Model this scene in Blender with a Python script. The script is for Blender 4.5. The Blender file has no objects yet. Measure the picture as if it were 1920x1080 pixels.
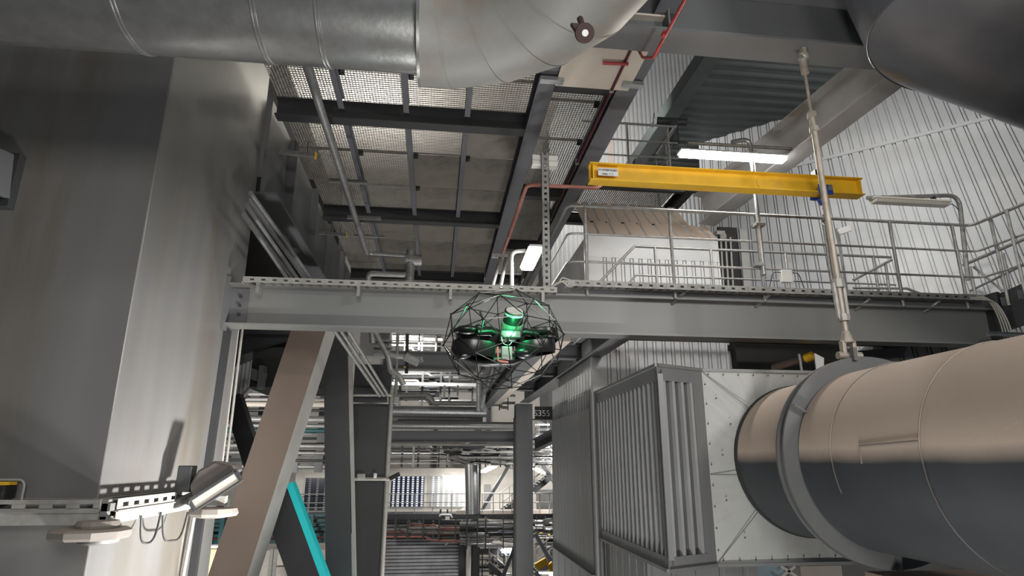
import bpy, math, random
from mathutils import Vector, Matrix
random.seed(7)
S = bpy.context.scene
C = S.collection
V = Vector
PI = math.pi
# ------------------------------------------------------------------ camera
F_PX = 1166.0
def _cv(px, py): return V((px-960.0, 540.0-py, F_PX))
AX_L = _cv(815, 868).normalized()
AX_V = _cv(970, -3600); AX_V = (AX_V - AX_L*AX_V.dot(AX_L)).normalized()
AX_T = AX_V.cross(AX_L)
if AX_T.x < 0: AX_T = -AX_T
def P(px, py, X=None, Y=None, Z=None):
    """a measured point of the photograph at a known real distance (metres, camera at the origin)"""
    v = _cv(px, py); r = V((v.dot(AX_T), v.dot(AX_L), v.dot(AX_V)))
    t = X/r.x if X is not None else (Y/r.y if Y is not None else Z/r.z)
    return r*t
cam_data = bpy.data.cameras.new('camera'); cam = bpy.data.objects.new('camera', cam_data); C.objects.link(cam)
right = V((AX_T.x, AX_L.x, AX_V.x)); up = V((AX_T.y, AX_L.y, AX_V.y)); fwd = V((AX_T.z, AX_L.z, AX_V.z))
M = Matrix((right, up, -fwd)).transposed().to_4x4()
cam.matrix_world = M
cam_data.sensor_width = 36.0; cam_data.lens = 36.0*F_PX/1920.0
cam_data.clip_start = 0.05; cam_data.clip_end = 300
S.camera = cam
# ------------------------------------------------------------------ world, exposure
S.view_settings.view_transform = 'Standard'; S.view_settings.look = 'None'
S.view_settings.gamma = 1.0; S.view_settings.exposure = 0.30
S.view_settings.use_curve_mapping = False
W = bpy.data.worlds.new('world'); S.world = W; W.use_nodes = True
W.node_tree.nodes['Background'].inputs[0].default_value = (0.82, 0.9, 1.0, 1)
W.node_tree.nodes['Background'].inputs[1].default_value = 0.10
# ------------------------------------------------------------------ added fill lights (unseen, no fixtures built)
def lamp(name, loc, target, size, power, color=(1, 0.97, 0.92), sy=None, spread=180):
    d = bpy.data.lights.new(name, 'AREA'); d.energy = power; d.color = color
    d.shape = 'RECTANGLE'; d.size = size; d.size_y = sy or size; d.spread = math.radians(spread)
    o = bpy.data.objects.new(name, d); C.objects.link(o); o.location = loc
    o.rotation_euler = (V(target)-V(loc)).to_track_quat('-Z', 'Y').to_euler(); return o
lamp('hall_fill_light', (0.5, -3.5, 2.2), (0.5, 8, 1.5), 3.0, 260, sy=1.5)
lamp('hall_fill_light', (2.0, 5.6, -2.7), (-2.8, 7.0, -.75), .5, 125, sy=.3, spread=58)  # added to brighten the column's side face
lamp('hall_fill_light', (6.5, -2.0, 4.0), (4.5, 6, 0), 1.4, 235, sy=.4)
lamp('hall_fill_light', (2.3, 2.6, 3.3), (4.7, 4.4, 4.3), .25, 45, sy=1.2)  # added to put a sheen on the dark elbow
lamp('hall_fill_light', (1.6, 3.0, -4.5), (0.4, 9, 5), 1.5, 240, sy=.4)
lamp('hall_fill_light', (.9, 13.6, -5.4), (-.2, 12.5, 5.4), 1.5, 330, sy=.4)
lamp('hall_fill_light', (6.8, 8.0, 7.0), (10, 11, 5.5), 1.4, 105, sy=.3)
lamp('hall_fill_light', (3.6, 13.0, 8.0), (5.0, 17.2, 9.0), 1.4, 160, sy=.3)
lamp('slab_fill_light', (-1.6, 8.0, 5.9), (-1.6, 8.0, 7.6), 1.2, 7, sy=.3)  # added up-lights, brighten the slab seen through the gratings
lamp('slab_fill_light', (-1.8, 12.4, 5.9), (-1.8, 12.4, 7.6), 1.2, 120, sy=.3)
lamp('slab_fill_light', (1.9, 9.0, 5.9), (1.9, 9.0, 7.6), .6, 30, sy=.6)
lamp('hall_fill_light', (-1.0, 24.0, 4.5), (-1.0, 33, -3), 1.5, 430, sy=.4)
lamp('hall_fill_light', (5.5, 24.0, 1.0), (3.5, 33, -3), 1.5, 500, sy=.4)
lamp('hall_fill_light', (-7.0, 20.0, 0.0), (-8, 33, -2), 1.5, 300, sy=.4)

# ------------------------------------------------------------------ materials
def mat(name, col, rough=.55, metal=0.0, var=.12, scale=3.0, bump=0.0, bscale=40.0, dirt=None, dirt_amt=.0, dust=None, dust_lo=.25, dust_hi=.6, streak=0.0, emit=None, emit_s=0, spec=.5):
    m = bpy.data.materials.new(name); m.use_nodes = True
    nt = m.node_tree; N = nt.nodes; L = nt.links; b = N['Principled BSDF']
    b.inputs['Roughness'].default_value = rough; b.inputs['Metallic'].default_value = metal
    b.inputs['Specular IOR Level'].default_value = spec
    tc = N.new('ShaderNodeTexCoord')
    n = N.new('ShaderNodeTexNoise'); n.inputs['Scale'].default_value = scale; n.inputs['Detail'].default_value = 6
    if streak:
        mp = N.new('ShaderNodeMapping'); mp.inputs['Scale'].default_value = (1, 1, streak)
        L.new(tc.outputs['Object'], mp.inputs['Vector']); L.new(mp.outputs['Vector'], n.inputs['Vector'])
    else: L.new(tc.outputs['Object'], n.inputs['Vector'])
    r = N.new('ShaderNodeValToRGB'); r.color_ramp.elements[0].position = .3; r.color_ramp.elements[1].position = .7
    c = V(col)
    r.color_ramp.elements[0].color = (*(c*(1-var)), 1); r.color_ramp.elements[1].color = (*(c*(1+var)), 1)
    L.new(n.outputs['Fac'], r.inputs['Fac']); out = r.outputs['Color']
    if dirt:
        n2 = N.new('ShaderNodeTexNoise'); n2.inputs['Scale'].default_value = scale*.45; n2.inputs['Detail'].default_value = 8; n2.inputs['Roughness'].default_value = .65
        L.new((mp if streak else tc).outputs['Vector' if streak else 'Object'], n2.inputs['Vector'])
        r2 = N.new('ShaderNodeValToRGB'); r2.color_ramp.elements[0].position = .5; r2.color_ramp.elements[1].position = .72
        r2.color_ramp.elements[0].color = (0, 0, 0, 1); r2.color_ramp.elements[1].color = (dirt_amt,)*3+(1,)
        L.new(n2.outputs['Fac'], r2.inputs['Fac'])
        mx = N.new('ShaderNodeMixRGB'); mx.inputs[2].default_value = (*dirt, 1)
        L.new(r2.outputs['Color'], mx.inputs[0]); L.new(out, mx.inputs[1]); out = mx.outputs[0]
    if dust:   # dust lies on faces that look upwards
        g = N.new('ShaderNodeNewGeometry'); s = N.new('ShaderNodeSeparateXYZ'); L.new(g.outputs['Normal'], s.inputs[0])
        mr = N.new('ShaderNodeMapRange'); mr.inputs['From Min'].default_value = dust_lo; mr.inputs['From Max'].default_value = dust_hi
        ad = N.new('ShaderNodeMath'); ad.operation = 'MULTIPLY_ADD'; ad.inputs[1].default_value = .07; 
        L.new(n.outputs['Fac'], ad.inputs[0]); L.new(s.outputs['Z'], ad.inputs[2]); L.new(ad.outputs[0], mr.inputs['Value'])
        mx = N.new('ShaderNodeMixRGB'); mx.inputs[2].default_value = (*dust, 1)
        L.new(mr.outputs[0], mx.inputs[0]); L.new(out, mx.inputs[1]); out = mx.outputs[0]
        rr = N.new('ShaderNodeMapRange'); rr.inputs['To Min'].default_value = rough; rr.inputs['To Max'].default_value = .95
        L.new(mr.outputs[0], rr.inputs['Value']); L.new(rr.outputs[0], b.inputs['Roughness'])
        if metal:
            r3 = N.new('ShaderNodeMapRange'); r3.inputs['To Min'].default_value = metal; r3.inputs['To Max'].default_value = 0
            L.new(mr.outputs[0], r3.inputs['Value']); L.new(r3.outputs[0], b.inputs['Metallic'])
    L.new(out, b.inputs['Base Color'])
    if bump:
        n3 = N.new('ShaderNodeTexNoise'); n3.inputs['Scale'].default_value = bscale; n3.inputs['Detail'].default_value = 4
        L.new(tc.outputs['Object'], n3.inputs['Vector'])
        bp = N.new('ShaderNodeBump'); bp.inputs['Strength'].default_value = bump; bp.inputs['Distance'].default_value = .02
        L.new(n3.outputs['Fac'], bp.inputs['Height']); L.new(bp.outputs[0], b.inputs['Normal'])
    if emit:
        b.inputs['Emission Color'].default_value = (*emit, 1); b.inputs['Emission Strength'].default_value = emit_s
    return m
RUST = (.11, .06, .035); DUST = (.36, .29, .24)
MT = dict(
 grey=mat('grey_steel_paint', (.125, .13, .138), .42, var=.08, scale=1.2),
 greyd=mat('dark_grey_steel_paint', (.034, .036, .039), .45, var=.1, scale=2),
 greyb=mat('bluish_grey_steel_paint', (.115, .118, .135), .45, var=.06),
 column=mat('column_grey_paint', (.16, .158, .157), .30, var=.12, scale=2.0, dirt=(.115, .092, .062), dirt_amt=.85, streak=.12),
 beam=mat('main_beam_paint', (.20, .205, .205), .36, var=.07, scale=1.0, dirt=(.20, .18, .13), dirt_amt=.35, streak=.3),
 greylight=mat('light_grey_paint', (.36, .36, .36), .45, var=.07, dirt=(.2, .17, .14), dirt_amt=.3),
 galv=mat('galvanised_steel', (.42, .43, .44), .38, metal=.75, var=.16, scale=14, bump=.08, bscale=60),
 galvd=mat('dull_galvanised_steel', (.30, .30, .295), .5, metal=.45, var=.2, scale=12, dirt=(.2, .16, .12), dirt_amt=.4),
 duct=mat('galvanised_duct_cladding', (.48, .49, .50), .30, metal=.85, var=.10, scale=9, bump=.05, bscale=24, dirt=(.25, .22, .19), dirt_amt=.35),
 elbow=mat('weathered_elbow_cladding', (.30, .30, .29), .52, metal=.25, var=.08, scale=4, dirt=(.24, .17, .11), dirt_amt=.55),
 foil=mat('aluminium_foil_cladding', (.75, .76, .78), .28, metal=.55, var=.2, scale=10, bump=.5, bscale=18),
 tray=mat('dusty_galvanised_tray', (.38, .375, .355), .55, metal=.25, var=.12, scale=12, dirt=(.3, .25, .2), dirt_amt=.45, dust=DUST, dust_lo=.6, dust_hi=.95),
 clad=mat('white_grey_cladding', (.46, .475, .49), .42, var=.05, scale=1.2, dirt=(.45, .40, .33), dirt_amt=.25),
 cladw=mat('white_tower_cladding', (.57, .585, .60), .45, var=.04, scale=1.2, dirt=(.42, .30, .18), dirt_amt=.35, dust=(.52, .42, .34), dust_lo=.35, dust_hi=.7),
 casing_shade=mat('dark_casing_panel', (.085, .087, .09), .5, metal=.2, var=.12, scale=2.0),  # casing colour darkened to paint the shade between the ribs
 rib_lit=mat('lit_casing_rib', (.34, .345, .35), .45, metal=.3, var=.08, scale=3),  # same casing lightened, paints the light on the rib faces
 casing=mat('weathered_casing_sheet', (.20, .205, .208), .45, metal=.35, var=.09, scale=2.0, dirt=(.17, .155, .14), dirt_amt=.4, streak=.25),
 casew=mat('pale_casing_sheet', (.42, .43, .42), .5, metal=.12, var=.08, scale=1.6, dirt=(.30, .28, .25), dirt_amt=.5, dust=DUST, dust_lo=.7, dust_hi=.95),
 deck=mat('deck_sheet', (.065, .075, .075), .5, metal=.2, var=.08),
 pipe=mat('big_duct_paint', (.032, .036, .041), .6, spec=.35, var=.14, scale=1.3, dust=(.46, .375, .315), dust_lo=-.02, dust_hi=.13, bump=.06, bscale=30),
 ring=mat('ring_flange_paint', (.115, .117, .12), .45, var=.08, dust=(.25, .21, .17), dust_lo=.7, dust_hi=.95),
 hopper=mat('dark_hopper_sheet', (.17, .18, .20), .27, metal=.75, var=.3, scale=1.2, bump=.25, bscale=5),
 brown=mat('dust_coated_brown_paint', (.215, .165, .135), .7, var=.07, scale=1.4, dirt=(.15, .12, .10), dirt_amt=.3),
 pale=mat('pale_grey_paint', (.36, .355, .34), .45, var=.06, dirt=(.08, .07, .06), dirt_amt=.35, scale=2),
 yellow=mat('yellow_crane_paint', (.80, .47, .02), .45, var=.08, scale=5, dirt=(.55, .35, .12), dirt_amt=.25),
 red=mat('red_sprinkler_paint', (.36, .035, .035), .4, var=.12),
 red_shaded=mat('shaded_red_pipe_tone', (.10, .018, .028), .5, var=.12),  # sprinkler red darkened for the shade along the beam
 redd=mat('dusty_red_pipe_paint', (.34, .13, .10), .5, var=.15, dirt=(.3, .22, .18), dirt_amt=.5, scale=6),
 teal=mat('cyan_light_tone', (.02, .75, .80), .5, var=.04),  # stands in for cyan light reflected on the brace edge
 teald=mat('dark_teal_paint', (.02, .085, .095), .5, var=.1),
 grate=mat('grating_steel', (.30, .29, .27), .5, metal=.3, var=.25, scale=3, dirt=(.12, .11, .10), dirt_amt=.8),
 plate=mat('stained_floor_plate', (.20, .185, .16), .55, metal=.2, var=.2, scale=1.6, dirt=(.04, .036, .03), dirt_amt=.9),
 slab=mat('upper_slab', (.62, .60, .54), .8, var=.15, dirt=(.3,.28,.22), dirt_amt=.7, scale=.6),
 rod=mat('weathered_hanger_rod', (.38, .34, .29), .5, metal=.35, var=.18, scale=10, dirt=(.24, .17, .12), dirt_amt=.6),
 cream=mat('cream_panel', (.60, .54, .48), .6, var=.04, dirt=(.45, .38, .32), dirt_amt=.4),
 dusty=mat('dusty_lamp_metal', (.24, .22, .205), .6, var=.08, dust=(.34, .29, .25), dust_lo=.5, dust_hi=.9),
 housing=mat('brownish_lamp_housing', (.085, .075, .07), .5, var=.1, dust=(.3, .25, .21), dust_lo=.6, dust_hi=1.0),
 white=mat('white_plastic', (.72, .72, .70), .5, var=.04),
 wall=mat('white_wall_paint', (.66, .63, .58), .7, var=.05),
 wallg=mat('grey_wall_paint', (.30, .30, .30), .7, var=.1, scale=.3),
 floor=mat('concrete_floor', (.24, .235, .225), .6, var=.15, scale=.8),
 black=mat('black_plastic', (.012, .012, .013), .32, var=.3),
 carbon=mat('carbon_rod', (.012, .012, .013), .25, var=.2),
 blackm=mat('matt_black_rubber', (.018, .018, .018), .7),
 glassd=mat('dark_window_glass', (.03, .035, .055), .12, var=.2),
 slat=mat('window_strip', (.8, .82, .9), .4, var=.1, emit=(.75,.8,1), emit_s=.35),
 shutter=mat('shutter_slats', (.62, .62, .66), .45, metal=.3, var=.12),
 lampon=mat('lit_lamp_diffuser', (1, 1, 1), .4, emit=(1, .97, .9), emit_s=14),
 lamphot=mat('bright_lamp_diffuser', (1, 1, 1), .4, emit=(1, .97, .92), emit_s=30),
 lampw=mat('warm_lit_window', (.9, .8, .55), .4, emit=(1, .85, .5), emit_s=.7),
 lampoff=mat('clear_dusty_diffuser', (.55, .52, .46), .35, var=.08, dirt=(.35, .3, .24), dirt_amt=.5),
 led=mat('green_led', (.1, 1, .4), .4, emit=(.10, 1, .36), emit_s=30),
 lidar=mat('lidar_cap_face', (.62, .60, .56), .6, var=.1, scale=60, dirt=(.4, .36, .32), dirt_amt=.5),
 orange=mat('red_anodised_bracket', (.50, .09, .04), .4, var=.1),
 blue=mat('blue_hoist_paint', (.02, .05, .25), .4), 
 letter=mat('grey_stencil_paint', (.7, .7, .7), .7, var=.05),
 ink=mat('dark_print_ink', (.03, .03, .035), .7),
 cable=mat('grey_cable_sheath', (.45, .44, .40), .6, var=.1),
 cableb=mat('black_cable_sheath', (.02, .02, .02), .5),
 signblue=mat('blue_sign_face', (.08, .16, .55), .5, emit=(.1, .25, .9), emit_s=.5),
)
# ------------------------------------------------------------------ mesh builder
class MB:
    def __init__(s): s.v = []; s.f = []
    def add(s, vs, fs):
        k = len(s.v); s.v += [V(p) for p in vs]; s.f += [tuple(i+k for i in f) for f in fs]; return s
    def hexa(s, p):
        return s.add(p, [(0, 3, 2, 1), (4, 5, 6, 7), (0, 1, 5, 4), (1, 2, 6, 5), (2, 3, 7, 6), (3, 0, 4, 7)])
    def box(s, x0, x1, y0, y1, z0, z1):
        return s.hexa([(x0, y0, z0), (x1, y0, z0), (x1, y1, z0), (x0, y1, z0), (x0, y0, z1), (x1, y0, z1), (x1, y1, z1), (x0, y1, z1)])
    def obox(s, c, ax, ay, az):   # centre and three half vectors
        c, ax, ay, az = V(c), V(ax), V(ay), V(az)
        return s.hexa([c-ax-ay-az, c+ax-ay-az, c+ax+ay-az, c-ax+ay-az, c-ax-ay+az, c+ax-ay+az, c+ax+ay+az, c-ax+ay+az])
    def frame(s, p0, p1, upv=(0, 0, 1)):
        d = (V(p1)-V(p0)).normalized(); u = V(upv)
        if abs(d.dot(u)) > .98: u = V((0, 1, 0))
        r = d.cross(u).normalized(); u = r.cross(d).normalized(); return d, r, u
    def bar(s, p0, p1, w, h, upv=(0, 0, 1)):
        p0, p1 = V(p0), V(p1); d, r, u = s.frame(p0, p1, upv)
        return s.obox((p0+p1)/2, r*w/2, (p1-p0)/2, u*h/2)
    def prism(s, prof, o, a, b, e):   # closed 2-D outline in axes a, b from o, pushed along e
        o, a, b, e = V(o), V(a), V(b), V(e); n = len(prof)
        vs = [o+a*x+b*y for x, y in prof]; vs += [p+e for p in vs]
        fs = [tuple(range(n-1, -1, -1)), tuple(range(n, 2*n))]+[(i, (i+1) % n, n+(i+1) % n, n+i) for i in range(n)]
        return s.add(vs, fs)
    def ibeam(s, p0, p1, h, b, tf=.02, tw=.014, upv=(0, 0, 1)):
        p0, p1 = V(p0), V(p1); d, r, u = s.frame(p0, p1, upv)
        for k in (-1, 1): s.obox((p0+p1)/2+u*k*(h-tf)/2, r*b/2, (p1-p0)/2, u*tf/2)
        s.obox((p0+p1)/2, r*tw/2, (p1-p0)/2, u*(h-2*tf)/2); return s
    def channel(s, p0, p1, h, b, t=.008, side=1, upv=(0, 0, 1)):
        p0, p1 = V(p0), V(p1); d, r, u = s.frame(p0, p1, upv)
        for k in (-1, 1): s.obox((p0+p1)/2+u*k*(h-t)/2+r*side*b/2, r*b/2, (p1-p0)/2, u*t/2)
        s.obox((p0+p1)/2+r*side*t/2, r*t/2, (p1-p0)/2, u*(h-2*t)/2); return s
    def tube(s, pts, rad, n=10, caps=True, closed=False):
        pts = [V(p) for p in pts]; m = len(pts); rs = rad if isinstance(rad, (list, tuple)) else [rad]*m
        dirs = []
        for i in range(m):
            a = pts[i]-pts[i-1] if (i > 0 or closed) else pts[1]-pts[0]
            b = pts[(i+1) % m]-pts[i] if (i < m-1 or closed) else pts[-1]-pts[-2]
            dirs.append((a.normalized(), b.normalized()))
        d0 = dirs[0][1]; ref = V((0, 0, 1)) if abs(d0.z) < .9 else V((1, 0, 0))
        u = (ref-d0*ref.dot(d0)).normalized(); rings = []
        for i in range(m):
            a, b = dirs[i]; t = (a+b); t = t.normalized() if t.length > 1e-6 else b
            u = (u-b*u.dot(b)); u = u.normalized() if u.length > 1e-6 else b.orthogonal().normalized()
            w = b.cross(u); ring = []
            for k in range(n):
                q = (u*math.cos(2*PI*k/n)+w*math.sin(2*PI*k/n))*rs[i]
                den = b.dot(t)
                q = q - b*(q.dot(t)/den if abs(den) > .2 else 0)
                ring.append(pts[i]+q)
            rings.append(ring)
        vs = [p for r in rings for p in r]; fs = []
        for i in range(m-1+(1 if closed else 0)):
            j = (i+1) % m
            for k in range(n): fs.append((i*n+k, i*n+(k+1) % n, j*n+(k+1) % n, j*n+k))
        if caps and not closed: fs += [tuple(range(n-1, -1, -1)), tuple((m-1)*n+k for k in range(n))]
        return s.add(vs, fs)
    def ring(s, c, ax, r0, r1, t, n=48):    # flat annulus of thickness t about axis ax
        c, ax = V(c), V(ax).normalized(); u = ax.orthogonal().normalized(); w = ax.cross(u)
        vs = []
        for k in range(n):
            q = u*math.cos(2*PI*k/n)+w*math.sin(2*PI*k/n)
            vs += [c+q*r0-ax*t/2, c+q*r1-ax*t/2, c+q*r1+ax*t/2, c+q*r0+ax*t/2]
        fs = []
        for k in range(n):
            a = 4*k; b = 4*((k+1) % n)
            for i in range(4): fs.append((a+i, a+(i+1) % 4, b+(i+1) % 4, b+i))
        return s.add(vs, fs)
    def sphere(s, c, r, n=10, m=7, sc=(1, 1, 1)):
        c = V(c); vs = [c+V((0, 0, r*sc[2]))]
        for i in range(1, m):
            for k in range(n):
                a = PI*i/m; b = 2*PI*k/n
                vs.append(c+V((math.sin(a)*math.cos(b)*r*sc[0], math.sin(a)*math.sin(b)*r*sc[1], math.cos(a)*r*sc[2])))
        vs.append(c-V((0, 0, r*sc[2]))); fs = []
        for k in range(n):
            fs.append((0, 1+k, 1+(k+1) % n)); fs.append((len(vs)-1, 1+(m-2)*n+(k+1) % n, 1+(m-2)*n+k))
            for i in range(m-2): fs.append((1+i*n+k, 1+(i+1)*n+k, 1+(i+1)*n+(k+1) % n, 1+i*n+(k+1) % n))
        return s.add(vs, fs)
    def lathe(s, c, ax, prof, n=32):   # outline [(radius, height)] turned about axis ax through c
        c, ax = V(c), V(ax).normalized(); u = ax.orthogonal().normalized(); w = ax.cross(u); m = len(prof)
        vs = [c+ax*h+(u*math.cos(2*PI*k/n)+w*math.sin(2*PI*k/n))*r for r, h in prof for k in range(n)]
        fs = [(i*n+k, i*n+(k+1) % n, (i+1)*n+(k+1) % n, (i+1)*n+k) for i in range(m-1) for k in range(n)]
        fs += [tuple(range(n-1, -1, -1)), tuple((m-1)*n+k for k in range(n))]
        return s.add(vs, fs)
    def sheet(s, o, u, v, n, width, height, pitch, prof, t=.004, start=0.0):
        """profiled sheet: outline repeated along u, pushed along v, given thickness along n"""
        o, u, v, n = V(o), V(u).normalized(), V(v).normalized(), V(n).normalized(); pl = [(0, 0)]
        x = start
        while x < width:
            for px, d in prof:
                if 0 < x+px < width: pl.append((x+px, d))
            x += pitch
        pl.append((width, 0))
        k = len(s.v); q = len(pl)
        for z in (0, height):
            for side in (0, -t):
                for px, d in pl: s.v.append(o+u*px+v*z+n*(d+side))
        for i in range(q-1):
            s.f.append((k+i, k+i+1, k+2*q+i+1, k+2*q+i)); s.f.append((k+q+i+1, k+q+i, k+3*q+i, k+3*q+i+1))
        return s
def fillet(pts, r, seg=5):
    pts = [V(p) for p in pts]; out = [pts[0]]
    for i in range(1, len(pts)-1):
        a, b, c = pts[i-1], pts[i], pts[i+1]; d0 = (a-b); d1 = (c-b); k = min(r, d0.length*.48, d1.length*.48)
        p, q = b+d0.normalized()*k, b+d1.normalized()*k
        for j in range(seg+1):
            t = j/seg; out.append(p*(1-t)**2+b*2*t*(1-t)+q*t*t)
    return out+[pts[-1]]
def setp(o, label=None, cat=None, group=None, kind=None):
    if label: o['label'] = label
    if cat: o['category'] = cat
    if group: o['group'] = group
    if kind: o['kind'] = kind
    return o
def build(name, mb, m, parent=None, smooth=False, label=None, bevel=0):
    me = bpy.data.meshes.new(name)
    if parent is not None:
        q = parent; off = V((0, 0, 0))
        while q is not None: off = off+V(q.location); q = q.parent
    else: 
        lo = V([min(p[i] for p in mb.v) for i in range(3)]); hi = V([max(p[i] for p in mb.v) for i in range(3)])
        off = V(((lo.x+hi.x)/2, (lo.y+hi.y)/2, lo.z))
    me.from_pydata([tuple(p-off) for p in mb.v], [], mb.f); me.update()
    me.materials.append(MT[m] if isinstance(m, str) else m)
    if smooth:
        for p in me.polygons: p.use_smooth = True
        me.set_sharp_from_angle(angle=.7)
    o = bpy.data.objects.new(name, me); C.objects.link(o)
    if parent is not None: o.parent = parent
    else: o.location = off
    if label: o['label'] = label
    if bevel:
        bm = o.modifiers.new('bevel', 'BEVEL'); bm.width = bevel; bm.segments = 2; bm.limit_method = 'ANGLE'
    return o
def thing(name, label, cat, loc=(0, 0, 0), group=None):
    o = bpy.data.objects.new(name, None); o.empty_display_size = .1; C.objects.link(o); o.location = loc
    return setp(o, label, cat, group)
def single(name, mb, m, label, cat, group=None, smooth=False, bevel=0):
    return setp(build(name, mb, m, None, smooth, bevel=bevel), label, cat, group)
def struct(name, mb, m):
    return setp(build(name, mb, m), kind='structure')
def copy_tree(o, delta=(0, 0, 0), label=None, parent=None):
    c = o.copy(); C.objects.link(c)
    if parent is None: c.location = V(o.location)+V(delta)
    else: c.parent = parent
    if label: c['label'] = label
    for ch in o.children: copy_tree(ch, parent=c)
    return c
def text_mesh(txt, size, origin, u, v, n, m, parent, name='lettering', depth=.002, sx=1.0):
    cu = bpy.data.curves.new(name, 'FONT'); cu.body = txt; cu.size = size; cu.extrude = depth
    tmp = bpy.data.objects.new(name, cu); C.objects.link(tmp)
    dg = bpy.context.evaluated_depsgraph_get(); me = bpy.data.meshes.new_from_object(tmp.evaluated_get(dg))
    bpy.data.objects.remove(tmp)
    mb = MB(); u, v, n = V(u).normalized(), V(v).normalized(), V(n).normalized()
    mb.v = [V(origin)+u*p.co.x*sx+v*p.co.y+n*p.co.z for p in me.vertices]; mb.f = [tuple(p.vertices) for p in me.polygons]
    return build(name, mb, m, parent)
# ================================================================== the setting
GZ = -7.6
struct('floor', MB().box(-22, 22, -8, 42, GZ-.2, GZ), 'floor')
struct('wall_back', MB().box(-22, 22, 38, 38.3, GZ, 16), 'wallg')
struct('wall_left', MB().box(-22.3, -22, -8, 38, GZ, 16), 'wallg')
struct('wall_right', MB().box(22, 22.3, -8, 38, GZ, 16), 'wallg')
struct('ceiling', MB().box(-22, 22, -8, 38, 16, 16.3), 'wallg')
Z0, Z1 = 5.1, 5.40      # soffit and top of the steel that carries the gratings
LX = (-2.6, -1.6, -.62, .32, 1.28)
# slab of the storey above the gratings
struct('ceiling_2', MB().box(-3.2, 2.4, 3, 19.5, 7.6, 7.75), 'slab')
# ------------------------------------------------------------------ big box column
g = thing('box_column', 'massive grey box column filling the left side, brown stains under the galvanised duct', 'column', (-5.5, 7.3, GZ))
build('column_casing', MB().box(-8.5, -2.78, 5.85, 8.9, GZ, 12), 'column', g, bevel=.012)
build('stiffener_plate', MB().hexa([(-2.78, 7.9, GZ), (-2.70, 7.9, GZ), (-2.70, 7.98, GZ), (-2.78, 7.98, GZ), (-2.78, 8.3, 1.66), (-2.70, 8.3, 1.66), (-2.70, 8.38, 1.66), (-2.78, 8.38, 1.66)]), 'greyd', g)
# small bracket on the column's front at the picture's left edge
g = thing('wall_bracket', 'dark folded bracket plate bolted to the box column at the left edge', 'bracket', tuple(P(8, 390, Y=5.8)))
a = P(8, 335, Y=5.78)
build('back_plate', MB().box(a.x-.18, a.x+.10, 5.76, 5.85, a.z-.28, a.z+.26), 'greyd', g, bevel=.005)
build('lip', MB().hexa([(a.x+.02, 5.5, a.z-.24), (a.x+.09, 5.5, a.z-.24), (a.x+.10, 5.76, a.z-.2), (a.x+.05, 5.76, a.z-.2), (a.x-.03, 5.5, a.z+.2), (a.x+.03, 5.5, a.z+.2), (a.x+.05, 5.76, a.z+.24), (a.x, 5.76, a.z+.24)]), 'grey', g, bevel=.004)
# ------------------------------------------------------------------ main crossbeam
BY = 8.2
g = thing('steel_beam', 'long grey crossbeam running from the box column across the view behind the drone', 'beam', (2.7, 8.35, 1.71))
mb = MB().ibeam((-2.76, 8.35, 1.99), (8.3, 8.35, 1.99), .56, .30, .025, .016)
build('beam_section', mb, 'beam', g)
mb = MB().box(-2.78, -2.74, 8.15, 8.6, 1.64, 2.34)
build('end_plate', mb, 'grey', g)
for i in range(3): build('bolt', MB().tube([(-2.62, 8.335, 1.87+.12*i), (-2.62, 8.30, 1.87+.12*i)], .022, 6), 'greyd', g)
build('cleat', MB().box(-2.74, -2.52, 8.325, 8.34, 1.76, 2.22), 'grey', g)
# ------------------------------------------------------------------ upper steel with gratings
def beam(name_label, p0, p1, h=.3, b=.24, m='grey', tf=.016, tw=.011, upv=(0, 0, 1)):
    return single('steel_beam', MB().ibeam(p0, p1, h, b, tf, tw, upv), m, name_label, 'beam')
ZM = (Z0+Z1)/2
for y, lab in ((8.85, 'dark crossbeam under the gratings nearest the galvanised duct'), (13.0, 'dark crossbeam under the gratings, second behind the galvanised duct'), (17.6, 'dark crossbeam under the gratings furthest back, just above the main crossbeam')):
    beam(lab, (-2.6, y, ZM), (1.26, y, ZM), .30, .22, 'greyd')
beam('long grey beam running away right of the stained floor plates, white junction box near its middle', (1.37, 4.2, ZM), (1.37, 18, ZM), .32, .24, 'greyb')
beam('long grey beam running away with the red sprinkler pipe along its side', (2.52, 4.2, ZM), (2.52, 18, ZM), .36, .30, 'greyb')
mids = (4.2, 8.74, 12.9, 17.5)
names = ('before the first crossbeam', 'between first and second crossbeams', 'between second and third crossbeams')
for j, x in enumerate(LX[1:4]):
    which = ('left', 'middle', 'right')[j]
    for k in range(3):
        beam('%s slim joist under the gratings, %s' % (which, names[k]), (x, mids[k]+.15, Z1-.1), (x, mids[k+1]-.08, Z1-.1), .18, .085, 'greyb', .01, .008)
for y in (7.6, 11.4, 14.6, 17.6):
    lab = {7.6: 'short dark tie beam above the cream panel in the grating strip', 11.4: 'short dark tie beam in the grating strip beside the white junction box', 14.6: 'short dark tie beam in the grating strip behind the red pipe bend', 17.6: 'short dark tie beam at the far end of the grating strip'}[y]
    beam(lab, (1.49, y, ZM), (2.37, y, ZM), .26, .18, 'greyd')
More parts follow.
